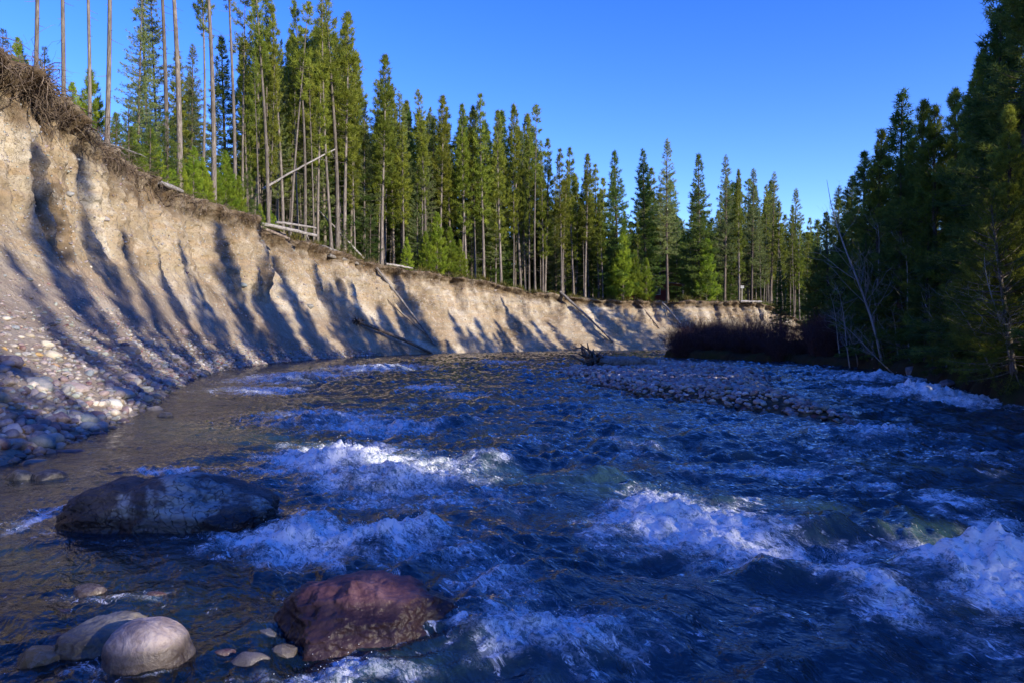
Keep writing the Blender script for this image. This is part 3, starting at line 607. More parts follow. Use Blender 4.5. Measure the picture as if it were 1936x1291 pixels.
boulder('boulder', (-2.03, 4.10, .03), (.225, .20, .205), M['bl_pale'], 'smooth pale pinkish boulder in the bottom corner shallows', [((0, 0, 0), (1, 1, .92)), ((.25, 0, -.25), (.85, .9, .75))], 21, .035, .3, [((.8, 0, 1), .88, .5)])
boulder('boulder', (-2.36, 4.32, -.02), (.27, .17, .20), M['bl_tan'], 'flat tan stone half hidden behind the pale pinkish boulder', [((0, 0, 0), (1, 1, .9)), ((-.3, 0, -.2), (.7, .9, .7))], 27, .07, .55, [((-.3, -.2, 1), .70, .8)])
# stones in the shallows, countable ones
SH = [(20,1192,.10,'ochre','yellow ochre stone awash at the lower edge of the river'), (285,1128,.10,'dark red','dark red stone under the shallow water behind the tan stone'), (110,1160,.10,'dark red','reddish stone just breaking the shallows near the yellow stone'), (160,1118,.14,'purple','purple stone awash left of the purple boulder shallows'),
 (405,1240,.12,'dark red','dark red stone beside the pale boulder in the water'), (495,1205,.12,'blue grey','blue grey stone at the foot of the purple boulder'), (530,1232,.11,'tan','olive tan stone tucked under the purple boulder'), (465,1255,.13,'mauve','mauve stone at bottom between pale and purple boulders'), (105,1210,.11,'dark red','rusty red stone beside the flat tan stone'), (60,1250,.17,'ochre','large mossy yellow stone under water in the corner'),
 (30,905,.22,'dark slate','dark wet stone upstream of the large dark boulder, near the frame edge'), (80,905,.22,'dark slate','dark rounded stone awash just behind the dark boulder'), (50,853,.20,'blue grey','pale blue grey boulder standing in water off the stony beach'), (20,862,.2,'purple','purple wet stone beside the pale blue grey boulder'), (110,855,.25,'purple','long low purple rock trailing from the pale blue grey boulder'),
 (290,775,.24,'cream','cream angular stone standing in water off the beach tip'), (310,786,.22,'tan','brown wet stone awash beside the cream angular stone'), (225,785,.36,'tan','large yellowish block at the beach edge in the water'), (375,708,.45,'dark slate','dark wet rock at the foot of the scree by the water'), (1405,233,.1,'tan','')]
for i, (px, py, s, cn, lb) in enumerate(SH[:-1]):
    p = W(px, py); z = max(float(bed_z(np.array([p[0]]), np.array([p[1]]))[0])+s*.25, s*.05-.04)
    sc = (s*1.5, s*.8, s*.6) if 'long low' in lb else (s, s*.9, s*1.0)
    add_stone('shallow_stone', (p[0], p[1]+s*.4, z), sc, cn, lb, rot=(0, 0, rng.uniform(-.4, .4)))
# stones lying under the shallow water (mass)
n = 900; x = rng.uniform(-7.5, .8, n); y = rng.uniform(2.6, 10.5, n); s = rng.uniform(.04, .13, n); keep = (toe_dist(x, y) > -.3); x, y, s = x[keep], y[keep], s[keep]
stone_mass('submerged_stones', np.stack([x, y, bed_z(x, y)-.02], 1), s, 'small stones lying on the bed of the shallows')
# scree on the left beach
def scree_stones():
    i0 = 60; J = lambda t: (t+.12)/1.12*(NT-1)
    i1 = int(np.argmin(np.abs(CS[:, 1]-62)))
    # mass of small ones
    n = 6500; fs = i0+(i1-i0)*rng.power(.8, n); 
    yv = np.interp(fs, np.arange(NS), CS[:, 1]); tm = np.interp(yv, [8, 20, 30, 45, 60], [.46, .44, .36, .22, .10])
    ft = tm*rng.power(1.0, n)*rng.uniform(.05, 1, n)**.6-.03
    P, N = bank_at(fs, J(ft)); big = np.interp(ft/tm, [0, .4, 1], [1.0, .62, .33])
    s = (rng.lognormal(-2.45, .42, n))*big*1.05; s = np.clip(s, .03, .28)
    stone_mass('scree_gravel', P+N*(s*.2)[:, None], s, 'loose small stones covering the lower slope of the bank')
    # countable ones: spread by photo position
    cnt = 0; tries = 0; used = []
    while cnt < 290 and tries < 12000:
        tries += 1
        px = rng.uniform(0, 420); py = rng.uniform(585, 850)
        edge = np.interp(px, [0, 100, 270, 350, 420], [858, 832, 778, 722, 702]); up = np.interp(px, [0, 150, 350, 420], [560, 600, 672, 690])
        if py > edge or py < up: continue
        k_ = bank_px(px, py); p = BG[k_]; nrm = BN[k_]
        rel = (edge-py)/(edge-up); s = (.18-.10*rel)*rng.lognormal(-.2, .42)
        s = min(s, .5)
        spx = s*CF/p[1]
        if any((px-a)**2+(py-b)**2 < (.75*(spx+c))**2 for a, b, c in used): continue
        used.append((px, py, spx)); cn = PN[rng.choice(len(PN), p=PP)]
        zone = 'at the water edge of the beach' if rel < .18 else 'low on the stony beach' if rel < .45 else 'halfway up the stony slope' if rel < .75 else 'high on the stony slope'
        side = 'by the photo edge' if px < 130 else 'mid-beach' if px < 270 else 'by the beach tip'
        szw = 'big' if s > .27 else 'medium' if s > .16 else 'small'
        add_stone('beach_stone', tuple(p+nrm*s*.12), (s, s*.95, s*.9), cn, f'{szw} {cn} stone {zone}, {side}', 'stones on the beach below the bank'); cnt += 1
scree_stones()
for (px, py, s, cn, lb) in [(22,690,.40,'purple','big dark brown-purple boulder on the beach at the frame edge'), (98,672,.33,'cream','cream block standing in the middle of the stony slope'), (88,655,.22,'cream','small cream block just above the larger cream block'), (102,693,.16,'ochre','bright ochre stone below the cream block'), (245,665,.5,'tan','long tan stone lying high on the shadowed scree'), (280,650,.34,'grey','pale grey stone in the shadowed scree'), (225,745,.46,'cream','large cream tan boulder low on the beach by the water'), (212,768,.36,'white','whitish boulder at the water edge below the cream boulder'), (110,795,.33,'purple','purple slab low on the beach'), (160,795,.3,'blue grey','blue grey boulder at the water edge of the beach'), (75,730,.42,'blue grey','blue green slab on the beach'), (145,735,.42,'mauve','mauve boulder in the middle of the beach'), (133,368,.3,'grey','grey cobble sticking out of the upper bank wall'), (199,415,.3,'grey','grey cobble held in the bank wall under the roots'), (457,540,.42,'blue grey','blue grey cobble stuck in the wall beside the corner'), (585,580,.6,'grey','round grey boulder half way down the slope'), (345,630,.4,'purple','dark purple stone resting on the sandy slope'), (785,675,.6,'dark red','flat reddish rock at the foot of the far slope')]:
    s *= .78; k_ = bank_px(px, py); p = BG[k_]+BN[k_]*s*.1
    add_stone('boulder', tuple(p), (s, s*.8, s*.95), cn, lb, rot=(rng.normal(0, .2), .25 if px < 300 else .1, rng.uniform(-.5, .5)), cat='boulder')
# pebbles held in the steep wall
n = 1500; fs = rng.uniform(150, 1000, n); ft = rng.uniform(.30, .9, n); P, N = bank_at(fs, (ft+.12)/1.12*(NT-1)); s = np.clip(rng.lognormal(-3.0, .45, n), .02, .2)
stone_mass('embedded_pebbles', P+N*(s*.1)[:, None], s, 'pebbles sticking out of the bank wall')
# gravel bar
def bar_stones():
    lo, hi = BAR.min(0), BAR.max(0)
    n = 13000; x = rng.uniform(lo[0], hi[0], n); y = rng.uniform(lo[1], hi[1], n); d = poly_sd(BAR, x, y); kp = d > -.25; x, y, d = x[kp], y[kp], d[kp]
    s = np.clip(rng.lognormal(-2.65, .36, len(x)), .035, .16)
    stone_mass('bar_gravel', np.stack([x, y, bed_z(x, y)+s*.25], 1), s, 'rounded cobbles making up the gravel bar', gain=1.4)
    used = []; cnt = 0; tries = 0
    while cnt < 240 and tries < 20000:
        tries += 1; px = rng.uniform(1040, 1665); py = 690+rng.power(1.6)*120; p = W(px, py, .15)
        d = float(poly_sd(BAR, np.array([p[0]]), np.array([p[1]]))[0])
        if d < -.1: continue
        s = rng.uniform(.065, .135)*(1.25 if rng.random() < .15 else 1); r_ = s*CF/p[1]
        if any((px-a)**2+((py-b)*2.2)**2 < (.8*(r_+c))**2 for a, b, c in used): continue
        used.append((px, py, r_)); z = float(bed_z(np.array([p[0]]), np.array([p[1]]))[0])+s*.55
        cn = PN[rng.choice(len(PN), p=PP)]
        zone = 'at the pointed tip of the gravel bar' if px > 1560 else 'on the tip half of the gravel bar' if px > 1400 else 'in the middle of the gravel bar' if px > 1230 else 'at the driftwood end of the bar'
        ed = 'near water edge' if d < .5 and py > 715 else 'crest' if d > 1.2 else 'flank'
        add_stone('bar_cobble', (p[0], p[1], z), (s, s*.95, s), cn, f'{"large" if s > .115 else "small"} {cn} cobble {zone}, {ed}', 'cobbles on the gravel bar', cat='cobble'); cnt += 1
bar_stones()
# dark rocks under the wooded bank
for (px, py, s, lb) in [(1657,697,.55,'dark rock in the water under the leaning bare stems'), (1740,712,.6,'dark rock at the water line of the wooded bank'), (1800,735,.4,'small dark rock under the overhanging pine'), (1480,722,.16,'single dark cobble just off the gravel bar')]:
    p = W(px, py); add_stone('bank_rock', (p[0], p[1]+.4, .1), (s, s*.8, s*.8), 'dark slate', lb, cat='rock')
# ------------------------------------------------------------------ trees
def needles(P, D, length, n, spread, width, r):
    """P (K,3) tuft positions, D (K,3) directions -> thin triangles"""
    K = len(P); d = D[:, None]+r.normal(0, spread, (K, n, 3)); d /= np.linalg.norm(d, axis=2, keepdims=True)+1e-9
    L = (length*r.uniform(.6, 1.25, (K, n)))[..., None]; p = P[:, None]+r.normal(0, .22, (K, n, 3))*length
    sv = np.cross(d, r.normal(size=(K, n, 3))); sv /= np.linalg.norm(sv, axis=2, keepdims=True)+1e-9
    w = width*r.uniform(.7, 1.3, (K, n, 1))
    V = np.stack([p-sv*w, p+sv*w, p+d*L], 2).reshape(-1, 3)
    return V, np.arange(len(V)).reshape(-1, 3)
def conifer(seed, H=20., crown0=.4, nb=90, lmax=2.0, prof=None, e0=.1, e1=.7, curl=.3, ptm=9, tlen=.28, tn=6, tw=.022, spread=.55, u0=.3, lat=.35, tr=.17, dead=20, needle='pine', bark='bark', bend=.25, upd=.3, top=1.0):
    r = np.random.default_rng(seed)
    prof = prof or (lambda q: (1-q)**.7*(.55+.45*np.minimum(1, q*5)))
    # trunk
    n = 15; q = np.linspace(0, 1, n); ph = r.uniform(0, 6.28, 2)
    cx = bend*(np.sin(q*3.1+ph[0])-np.sin(ph[0]))*H/20; cy = bend*(np.sin(q*2.7+ph[1])-np.sin(ph[1]))*H/20
    path = np.stack([cx, cy, q*H*1.0-.35*(q == 0)], 1); rad = tr*(1-q)**.75+.012; rad[0] *= 1.35
    mb = MB(); mb.add(*tubes(path[None], rad[None], 8))
    at = lambda h: np.stack([np.interp(h, q*H, cx), np.interp(h, q*H, cy), h], -1)
    # limbs
    qq = np.sort(r.uniform(0, 1, nb)**.95); hz = (crown0+(1-crown0)*qq*.985)*H; az = np.arange(nb)*2.4+r.normal(0, .5, nb)
    L = lmax*prof(qq)*r.uniform(.62, 1.18, nb)+.12; el = e0+(e1-e0)*qq+r.normal(0, .12, nb)
    u = np.linspace(0, 1, 5)[None]
    hor = np.stack([np.cos(az), np.sin(az)], 1)
    ang = el[:, None]+curl*(u-.3)
    st = L[:, None]/4
    rr = np.concatenate([np.zeros((nb, 1)), np.cumsum(np.cos(ang[:, 1:])*st, 1)], 1); zz = np.concatenate([np.zeros((nb, 1)), np.cumsum(np.sin(ang[:, 1:])*st, 1)], 1)
    base = at(hz); BP = np.stack([base[:, 0:1]+hor[:, 0:1]*rr, base[:, 1:2]+hor[:, 1:2]*rr, base[:, 2:3]+zz], -1)
    br = (.010+.011*L)[:, None]*(1-.8*u); mb.add(*tubes(BP, br, 3))
    if dead:
        hd = r.uniform(.12, crown0+.1, dead)*H; ad = r.uniform(0, 6.28, dead); Ld = r.uniform(.25, 1.3, dead)*min(1, H/14); bd = at(hd)
        DP = bd[:, None]+np.stack([np.cos(ad)[:, None]*u*Ld[:, None], np.sin(ad)[:, None]*u*Ld[:, None], (-.25*u+.1*u*u)*Ld[:, None]+0*u], -1); mb.add(*tubes(DP, .019*(1-.7*u)+0*Ld[:, None], 3))
    # needle tufts
    K = np.maximum(3, (L*ptm).astype(int)); bi = np.repeat(np.arange(nb), K); m = len(bi); uu_ = u0+(1-u0)*r.uniform(0, 1, m)**.8; uu_[np.cumsum(K)-1] = 1.0
    f = uu_*4; a = np.minimum(f.astype(int), 3); w = (f-a)[:, None]; Pn = BP[bi, a]*(1-w)+BP[bi, a+1]*w
    tg = BP[bi, a+1]-BP[bi, a]; tg /= np.linalg.norm(tg, axis=1, keepdims=True)+1e-9
    sd_ = np.stack([-hor[bi, 1], hor[bi, 0], np.zeros(m)], 1)*np.sign(r.normal(size=m))[:, None]
    off = lat*L[bi]*(1.15-uu_)*r.uniform(0, 1, m); Pn = Pn+sd_*off[:, None]+tg*off[:, None]*.5; Pn[:, 2] += r.normal(0, .06, m)*np.minimum(1, L[bi])
    Dn = tg*.8+sd_*.5*(off > .1)[:, None]+np.array([0, 0, upd])
    V, F = needles(Pn, Dn, tlen, tn, spread, tw, r)
    # leader
    tp = at(H*np.linspace(.955, .995, 7)); V2, F2 = needles(tp, np.tile([0, 0, 1.0], (7, 1)), tlen*.9, tn, spread, tw, r)
    mc = MB(); mc.add(V, F); mc.add(V2, F2)
    return mb.mesh('trunk', M[bark]), mc.mesh('crown', M[needle], False), H
PR = {}
pine_prof = lambda q: (.35+.65*np.minimum(1, q*3))*(1-q)**.55*(.75+.25*np.sin(q*23))
cone = lambda q: (1-q)**.85
for i in range(3):
    PR[f'tall{i}'] = conifer(10+i, 24, (.62, .58, .66)[i], 78, 1.7, pine_prof, .0, .8, .5, 9, .32, 11, .023, .75, .35, .22, .20, 30, bend=.42)
    PR[f'mid{i}'] = conifer(20+i, 20, (.32, .40, .24)[i], 135, 1.85, pine_prof, -.15, .8, .55, 9, .33, 10, .025, .75, .3, .22, .15, 26, bend=.22)
for i in range(2):
    PR[f'pole{i}'] = conifer(26+i, 20, (.55, .6)[i], 60, 1.4, pine_prof, -.1, .7, .5, 9, .30, 10, .023, .75, .3, .2, .11, 30, bend=.25)
    PR[f'larch{i}'] = conifer(30+i, 18, (.10, .22)[i], 220, 2.2, lambda q: (1-q)**.8*(.6+.4*np.minimum(1, q*6)), -.12, .55, .35, 15, .14, 8, .016, .9, .1, .22, .12, 12, 'larch', 'bark', .12)
    PR[f'dlarch{i}'] = conifer(34+i, 20, (.30, .25)[i], 230, 2.2, lambda q: (1-q)**.75*(.6+.4*np.minimum(1, q*6)), -.15, .5, .35, 13, .19, 7, .017, .9, .12, .22, .17, 16, 'larch', 'dbark', .1)
    PR[f'spruce{i}'] = conifer(40+i, 17, (.06, .10)[i], 260, 2.5, cone, -.35, .5, .30, 12, .26, 7, .026, .6, .12, .38, .17, 6, 'spruce', 'dbark', .08, .05)
    PR[f'young{i}'] = conifer(50+i, 5, .02, 110, 1.25, lambda q: (1-q)**.75, .25, .95, .35, 20, .20, 9, .014, .65, .15, .30, .055, 0, 'young', 'bark', .05, .4)
    PR[f'yspruce{i}'] = conifer(54+i, 4, .03, 80, 1.0, cone, -.1, .6, .2, 18, .13, 7, .010, .6, .1, .38, .05, 0, 'spruce', 'dbark', .03, .1)
    # near trees of the wooded bank: finer and fuller
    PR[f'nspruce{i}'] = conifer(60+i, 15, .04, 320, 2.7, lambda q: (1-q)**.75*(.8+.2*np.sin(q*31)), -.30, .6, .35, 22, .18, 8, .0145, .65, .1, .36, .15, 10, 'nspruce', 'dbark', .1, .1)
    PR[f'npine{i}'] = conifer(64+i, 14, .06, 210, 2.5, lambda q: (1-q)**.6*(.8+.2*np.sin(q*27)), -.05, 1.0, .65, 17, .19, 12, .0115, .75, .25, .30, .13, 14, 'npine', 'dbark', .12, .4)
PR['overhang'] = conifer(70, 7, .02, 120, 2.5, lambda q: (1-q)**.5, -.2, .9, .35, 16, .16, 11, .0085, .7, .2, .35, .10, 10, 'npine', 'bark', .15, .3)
NTREE = [0]
def tree(proto, x, y, z, H, label, name, cat='tree', group=None, lean=(0, 0), rz=None, wid=1.0):
    tm, cm, h0 = PR[proto]; e = obj(name, None, None, (x, y, z-.05), (lean[1], lean[0], rng.uniform(0, 6.28) if rz is None else rz)); s = H/h0
    if lean != (0, 0): e.rotation_euler = (lean[1], lean[0], 0)
    else: e.rotation_euler = (rng.normal(0, .014), rng.normal(0, .014), e.rotation_euler[2])
    e.scale = (s*wid, s*wid, s); e.empty_display_size = .3
    obj('trunk', tm, e); obj('crown', cm, e)
    NTREE[0] += 1; return tag(e, label, cat, group)
def left_tree(proto, px, top, d, label, name, H=None, group=None, pxt=None, wid=1.0):
    Y = lip_Y(px)+d; x = AT(px, Y); z = plateau_z(x, Y)
    H = H or (ZT(top, Y)-z)
    lean = (0, 0)
    if pxt is not None: lean = (math.atan2((pxt-px)/CF*Y, H), 0)
    return tree(proto, x, Y, z, H, label, name, 'tree', group, lean, wid=wid)
LP = 'lodgepole_pine'
def where_(px):
    a_ = [(70, 'first'), (123, 'second'), (172, 'third'), (203, 'fourth'), (287, 'fifth'), (317, 'sixth'), (341, 'seventh'), (381, 'eighth'), (405, 'ninth'), (445, 'tenth'), (461, 'eleventh'), (480, 'twelfth'), (508, 'thirteenth')]
    q = min(a_, key=lambda v: abs(v[0]-px)); return ('left' if px < q[0] else 'right')+f' of the {q[1]} tall trunk'
ordn = ['first', 'second', 'third', 'fourth', 'fifth', 'sixth', 'seventh', 'eighth', 'ninth', 'tenth', 'eleventh', 'twelfth', 'thirteenth', 'fourteenth', 'fifteenth', 'sixteenth', 'seventeenth', 'eighteenth']
FRONT = [(70, 'tall0', .6, 23, 66, .45), (123, 'tall1', 1.2, 25, 122, .45), (172, 'tall2', 2.5, 24, 167, .48), (203, 'tall0', 1.5, 25, 196, .62), (287, 'pole0', 6, 20, 287, .9), (317, 'tall1', 3, 25, 314, .72), (341, 'tall2', 1.6, 26, 336, .9), (381, 'tall0', 5, 20, 380, .75), (405, 'tall1', 1.0, 26, 404, .85), (445, 'tall2', 1.4, 24, 446, .75), (461, 'pole1', 5, 20, 459, 1.), (480, 'tall0', 6, 21, 482, .8), (508, 'tall1', 1.5, 22, 497, .85), (515, 'pole0', 5, 21, 512, 1.), (536, 'tall2', 2.5, 20, 529, .85), (577, 'tall0', 1.8, 21, 556, .85), (549, 'pole1', 3.0, 20.5, 577, 1.), (601, 'mid1', 2.6, 19.5, 600, .85)]
for i, (px, pr, d, H, pxt, wd_) in enumerate(FRONT):
    left_tree(pr, px, 0, d, f'tall bare-trunked pine on the high bank, {ordn[i]} trunk from the photo edge', LP, H, 'tall pines along the high bank', pxt, wd_)
for px, pr, top, d, lb, pxt in [(628,'pole0',-30,1.0,'thin pine with bare pole trunk leaning a little beside the fallen logs',615), (638,'tall1',-20,2.0,'tall slim pine whose top just passes the frame above the logs',633), (652,'mid1',25,1.5,'pine with narrow tufted crown at the end of the tall row',648), (722,'mid1',105,1.2,'lone taller pine with open tufted crown standing clear of its neighbours',720), (745,'mid0',165,6,'pine just behind the lone taller pine',745), (803,'tall1',172,2,'pine with flat-topped small crown and long bare trunk',802), (832,'mid1',182,4,'flat-crowned pine next to the bare trunk pine',830), (853,'mid0',205,5,'pine of the middle stand with trunk bare below',852), (882,'mid2',200,2.5,'pine with pointed crown in the middle stand',880), (915,'mid0',180,1.8,'tallest thick-crowned pine of the middle stand',916), (948,'mid2',212,2.2,'broad dark pine next to the tallest of the middle stand',947), (985,'mid1',200,5,'dark-topped pine near the end of the middle stand',985), (1012,'pole1',203,.9,'slender front pine with straight bare trunk ending the middle stand',1005), (1030,'mid2',262,3,'bushy pine sloping down the end of the middle stand',1030), (1062,'mid0',283,1.5,'first pine after the gap in the skyline',1064), (1085,'mid2',282,4,'second pine after the gap in the skyline',1085), (1106,'mid1',292,2,'third pine after the gap with bare lower trunk',1105), (1132,'mid0',312,3,'fourth pine after the gap in the skyline',1130)]:
    left_tree(pr, px, top, d, lb, LP, None, 'pines of the middle stand', pxt)
for px, pr, top, d, lb, nm in [(262,'larch0',-60,3,'feathery pale larch with bare see-through branches left of the tall trunks','larch'), (300,'larch1',-40,5,'feathery larch between the tall bare trunks','larch'), (360,'dlarch0',82,9,'small pointed larch seen against the sky between trunks','larch'), (432,'spruce0',70,9,'dark conical conifer behind the tall trunks','larch'), (563,'larch0',70,7,'blue-green larch behind the crossing trunks','larch'), (530,'larch1',110,10,'larch behind the leaning trunk','larch'), (690,'larch1',195,4,'misty blue-green larch in the gap before the lone pine','larch'), (760,'dlarch1',172,7,'larch with swept branches rising behind the lone pine','larch'), (790,'larch0',300,2.5,'olive pointed larch in front of the dark stand','larch'),
   (1168,'spruce0',285,2,'dark spire spruce standing alone past the middle stand','spruce'), (1222,'spruce1',283,4,'broad spruce beside the dark tall larch','spruce'), (1262,'dlarch0',264,.8,'tall dark larch with brownish bare top near the cabin','larch'), (1322,'spruce0',290,2,'spruce rising right after the sky notch','spruce'), (1370,'dlarch1',292,2.5,'larch with pointed top past the sky notch','larch'), (1397,'mid2',345,2,'short pine between two larches at the far bank end','pine'), (1421,'dlarch0',318,3,'twin-topped larch near the far end of the bank','larch'), (1456,'dlarch1',325,5,'bluish larch at the far end of the bank','larch'), (1480,'mid0',385,2,'yellow-green pine at the end of the eroded bank','pine'), (1502,'dlarch0',356,8,'last pointed larch before the wooded side','larch'), (1530,'mid2',412,10,'small pine closing the view up the river','pine')]:
    left_tree(pr, px, top, d, lb, {'larch': 'larch_tree', 'spruce': 'spruce_tree', 'pine': 'lodgepole_pine'}[nm], None, 'conifers behind the eroded bank')
# young growth at the rim
for px, pr, top, d, lb in [(8,'yspruce0',55,1.5,'young dark conifer behind the root mass at the photo edge'), (38,'young1',75,2.5,'small dark pine above the root mass'), (88,'yspruce1',90,1.2,'young conifer behind the darkest trunk'), (140,'young0',158,2.5,'small dark sapling between the second and third trunks'), (176,'young1',138,3.5,'green sapling behind the third trunk'), (222,'yspruce0',215,1.5,'bushy young spruce near the fourth trunk'), (245,'yspruce1',200,1.6,'dark young spruce under the feathery larch'), (285,'yspruce0',235,1.2,'young spruce at the rim below the larch'), (318,'yspruce1',215,1.2,'young spruce before the thick trunks'), (366,'young0',280,1.2,'bright green young pine between thick trunks'), (385,'young1',300,.8,'bright young pine right of the thick trunk'), (428,'young0',290,1.5,'bright young pine left of the tenth trunk'), (470,'yspruce0',325,.3,'dark green young fir overhanging the corner of the bank'), (452,'young1',335,.5,'young pine next to the overhanging fir'), (345,'young1',300,1.5,'small green pine in the undergrowth by the trunks'), (826,'young0',405,.8,'bright green young pine in front of the middle stand'), (806,'young1',440,.9,'shorter bright pine left of the bright young pine'), (848,'young1',432,.9,'bright sapling right of the bright young pine'), (870,'young0',455,.7,'last bright sapling before the bare trunks'), (770,'young1',450,1.4,'small pine below the olive larch'), (1178,'young0',440,.8,'bright young pine on the rim near the cabin'), (1200,'young1',475,.8,'young pine nearest the cabin side'), (1222,'young0',490,.7,'low green pine in front of the cabin'), (1160,'young1',490,.9,'low green pine left of the rim thicket'), (1335,'young0',455,1.5,'bright young pine in front of the far trunks'), (655,'yspruce1',420,1.2,'small fir behind the sloping pole'), (700,'yspruce0',400,2.5,'dense fir behind the sloping pole end')]:
    left_tree(pr, px, top, d, lb, 'young_conifer', None, 'young conifers along the rim', wid=1.0)
ug = np.random.default_rng(55)
for i in range(22):
    px = 235+i*13.5+ug.uniform(-4, 4); left_tree('young%d' % (i % 2), px, 0, ug.uniform(.4, 2.6), f'bright green sapling in the rim undergrowth, {where_(px)}', 'young_conifer', ug.uniform(1.3, 3.4), 'saplings in the rim undergrowth', wid=ug.uniform(.9, 1.3))
# the depth of the forest
skx = [0, 230, 300, 660, 672, 715, 725, 760, 800, 850, 915, 1000, 1030, 1045, 1062, 1130, 1165, 1190, 1220, 1262, 1290, 1322, 1345, 1370, 1420, 1456, 1476, 1502, 1522, 1560]
sky_ = [200, 180, 60, 40, 215, 215, 125, 180, 185, 205, 190, 210, 285, 345, 290, 315, 300, 345, 295, 290, 400, 300, 355, 300, 325, 335, 400, 365, 425, 440]
ANCH = [(262,'the feathery pale larch'), (341,'the thickest bare trunk'), (405,'the ninth tall trunk'), (470,'the overhanging young fir'), (563,'the crossing trunks'), (652,'the narrow tufted pine'), (690,'the misty blue-green larch'), (722,'the lone taller pine'), (790,'the olive larch'), (826,'the bright young pine'), (882,'the pointed pine'), (915,'the tallest middle pine'), (985,'the dark-topped pine'), (1012,'the slender front pine'), (1062,'the skyline gap'), (1106,'the third pine past the gap'), (1168,'the dark spire spruce'), (1222,'the rim thicket'), (1262,'the tall dark larch'), (1322,'the sky notch spruce'), (1370,'the sky notch larch'), (1421,'the twin-topped larch'), (1456,'the bluish far larch'), (1502,'the last pointed larch')]
def where(px):
    a_, nm_ = min(ANCH, key=lambda q: abs(q[0]-px)); d_ = px-a_
    return ('right behind ' if abs(d_) < 7 else 'left of and behind ' if d_ < 0 else 'right of and behind ')+nm_
cnt = 0; used = []
KW = {LP: 'slim pine', 'spruce_tree': 'dark spruce', 'larch_tree': 'thin larch'}
while cnt < 350:
    deep = cnt >= 190
    px = rng.uniform(215, 1545) if not deep else rng.uniform(330, 1600) if cnt < 300 else rng.uniform(1040, 1500)
    if px < 480 and rng.random() < .62: continue
    d = rng.uniform(5, 34) if not deep else rng.uniform(26, 52); Y = lip_Y(px)+d; x = AT(px, Y)
    if any((x-a)**2+(Y-b)**2 < 1.3 for a, b in used): continue
    if 12 < x < 28 and 93 < Y < 106: continue
    used.append((x, Y)); top = float(np.interp(px, skx, sky_))+8+abs(rng.normal(0, 75)); top = min(top, 440)
    if deep: top = max(top+40, rng.uniform(300, 450))
    z = plateau_z(x, Y); H = max(6.0, ZT(top, Y)-z)
    if px < 480: H = min(H, rng.uniform(7, 17))
    pr = rng.choice(['mid0', 'mid1', 'mid2', 'pole0', 'pole1', 'spruce0', 'spruce1', 'dlarch0', 'dlarch1', 'larch0'], p=[.16, .16, .20, .04, .03, .17, .12, .04, .04, .04])
    if H < 8 or deep: pr = rng.choice(['spruce0', 'spruce1', 'mid2'])
    nm = LP if pr[:3] in ('mid', 'pol') else 'spruce_tree' if pr[:2] == 'sp' else 'larch_tree'
    sz = 'tall' if H > 16 else 'mid-height' if H > 10.5 else 'short'
    tree(pr, x, Y, z, H, f'{sz} {KW[nm]} {"far back" if deep else "in the forest"}, {where(px)}', nm, 'tree', 'forest trees behind the eroded bank', wid=rng.uniform(.8, 1.3) if not deep else rng.uniform(1.1, 1.5)); cnt += 1
cnt = 0; fr2 = np.random.default_rng(91)
while cnt < 85:
    px = fr2.uniform(470, 1180) if cnt < 65 else fr2.uniform(1180, 1530); d = fr2.uniform(1.5, 13); Y = lip_Y(px)+d; x = AT(px, Y)
    if any((x-a)**2+(Y-b)**2 < .7 for a, b in used) or (12 < x < 28 and 93 < Y < 106): continue
    used.append((x, Y)); top = float(np.interp(px, skx, sky_))+6+abs(fr2.normal(0, 55)); z = plateau_z(x, Y); H = max(6.0, ZT(top, Y)-z)
    pr = fr2.choice(['pole0', 'pole1', 'mid0', 'mid1', 'mid2', 'larch1'], p=[.22, .22, .16, .2, .1, .1]); nm = 'larch_tree' if pr[0] == 'l' else LP
    tree(pr, x, Y, z, H, f'{"tall" if H > 16 else "shorter"} {"feathery larch" if pr[0] == "l" else "thin-trunked pine"} near the rim, {where(px)}', nm, 'tree', 'thin trees near the rim', wid=fr2.uniform(.65, 1.0)); cnt += 1
# wooded right bank
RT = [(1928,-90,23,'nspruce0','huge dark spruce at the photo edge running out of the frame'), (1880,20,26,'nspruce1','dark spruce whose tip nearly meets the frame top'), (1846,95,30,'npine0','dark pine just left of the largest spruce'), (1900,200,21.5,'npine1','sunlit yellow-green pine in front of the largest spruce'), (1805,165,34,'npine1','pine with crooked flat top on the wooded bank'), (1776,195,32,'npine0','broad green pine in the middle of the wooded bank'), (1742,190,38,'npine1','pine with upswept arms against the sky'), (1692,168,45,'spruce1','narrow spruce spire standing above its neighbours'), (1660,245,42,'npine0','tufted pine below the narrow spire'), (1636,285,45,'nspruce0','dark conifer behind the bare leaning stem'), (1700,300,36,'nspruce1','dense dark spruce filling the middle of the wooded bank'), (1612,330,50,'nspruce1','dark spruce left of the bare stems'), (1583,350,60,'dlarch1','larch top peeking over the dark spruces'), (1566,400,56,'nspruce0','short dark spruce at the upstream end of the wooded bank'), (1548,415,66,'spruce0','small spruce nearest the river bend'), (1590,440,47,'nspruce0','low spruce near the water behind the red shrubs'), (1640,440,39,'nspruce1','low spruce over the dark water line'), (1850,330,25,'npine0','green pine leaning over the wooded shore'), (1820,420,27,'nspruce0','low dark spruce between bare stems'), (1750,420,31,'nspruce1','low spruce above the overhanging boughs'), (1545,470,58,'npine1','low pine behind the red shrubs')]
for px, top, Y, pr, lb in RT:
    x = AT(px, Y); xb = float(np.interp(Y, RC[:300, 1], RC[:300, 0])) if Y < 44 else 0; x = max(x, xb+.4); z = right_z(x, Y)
    tree(pr, x, Y, z, ZT(top, Y)-z, lb, 'spruce_tree' if 'spruce' in pr else 'larch_tree' if 'larch' in pr else 'pine_tree', 'tree', 'conifers on the wooded bank', wid=1.25)
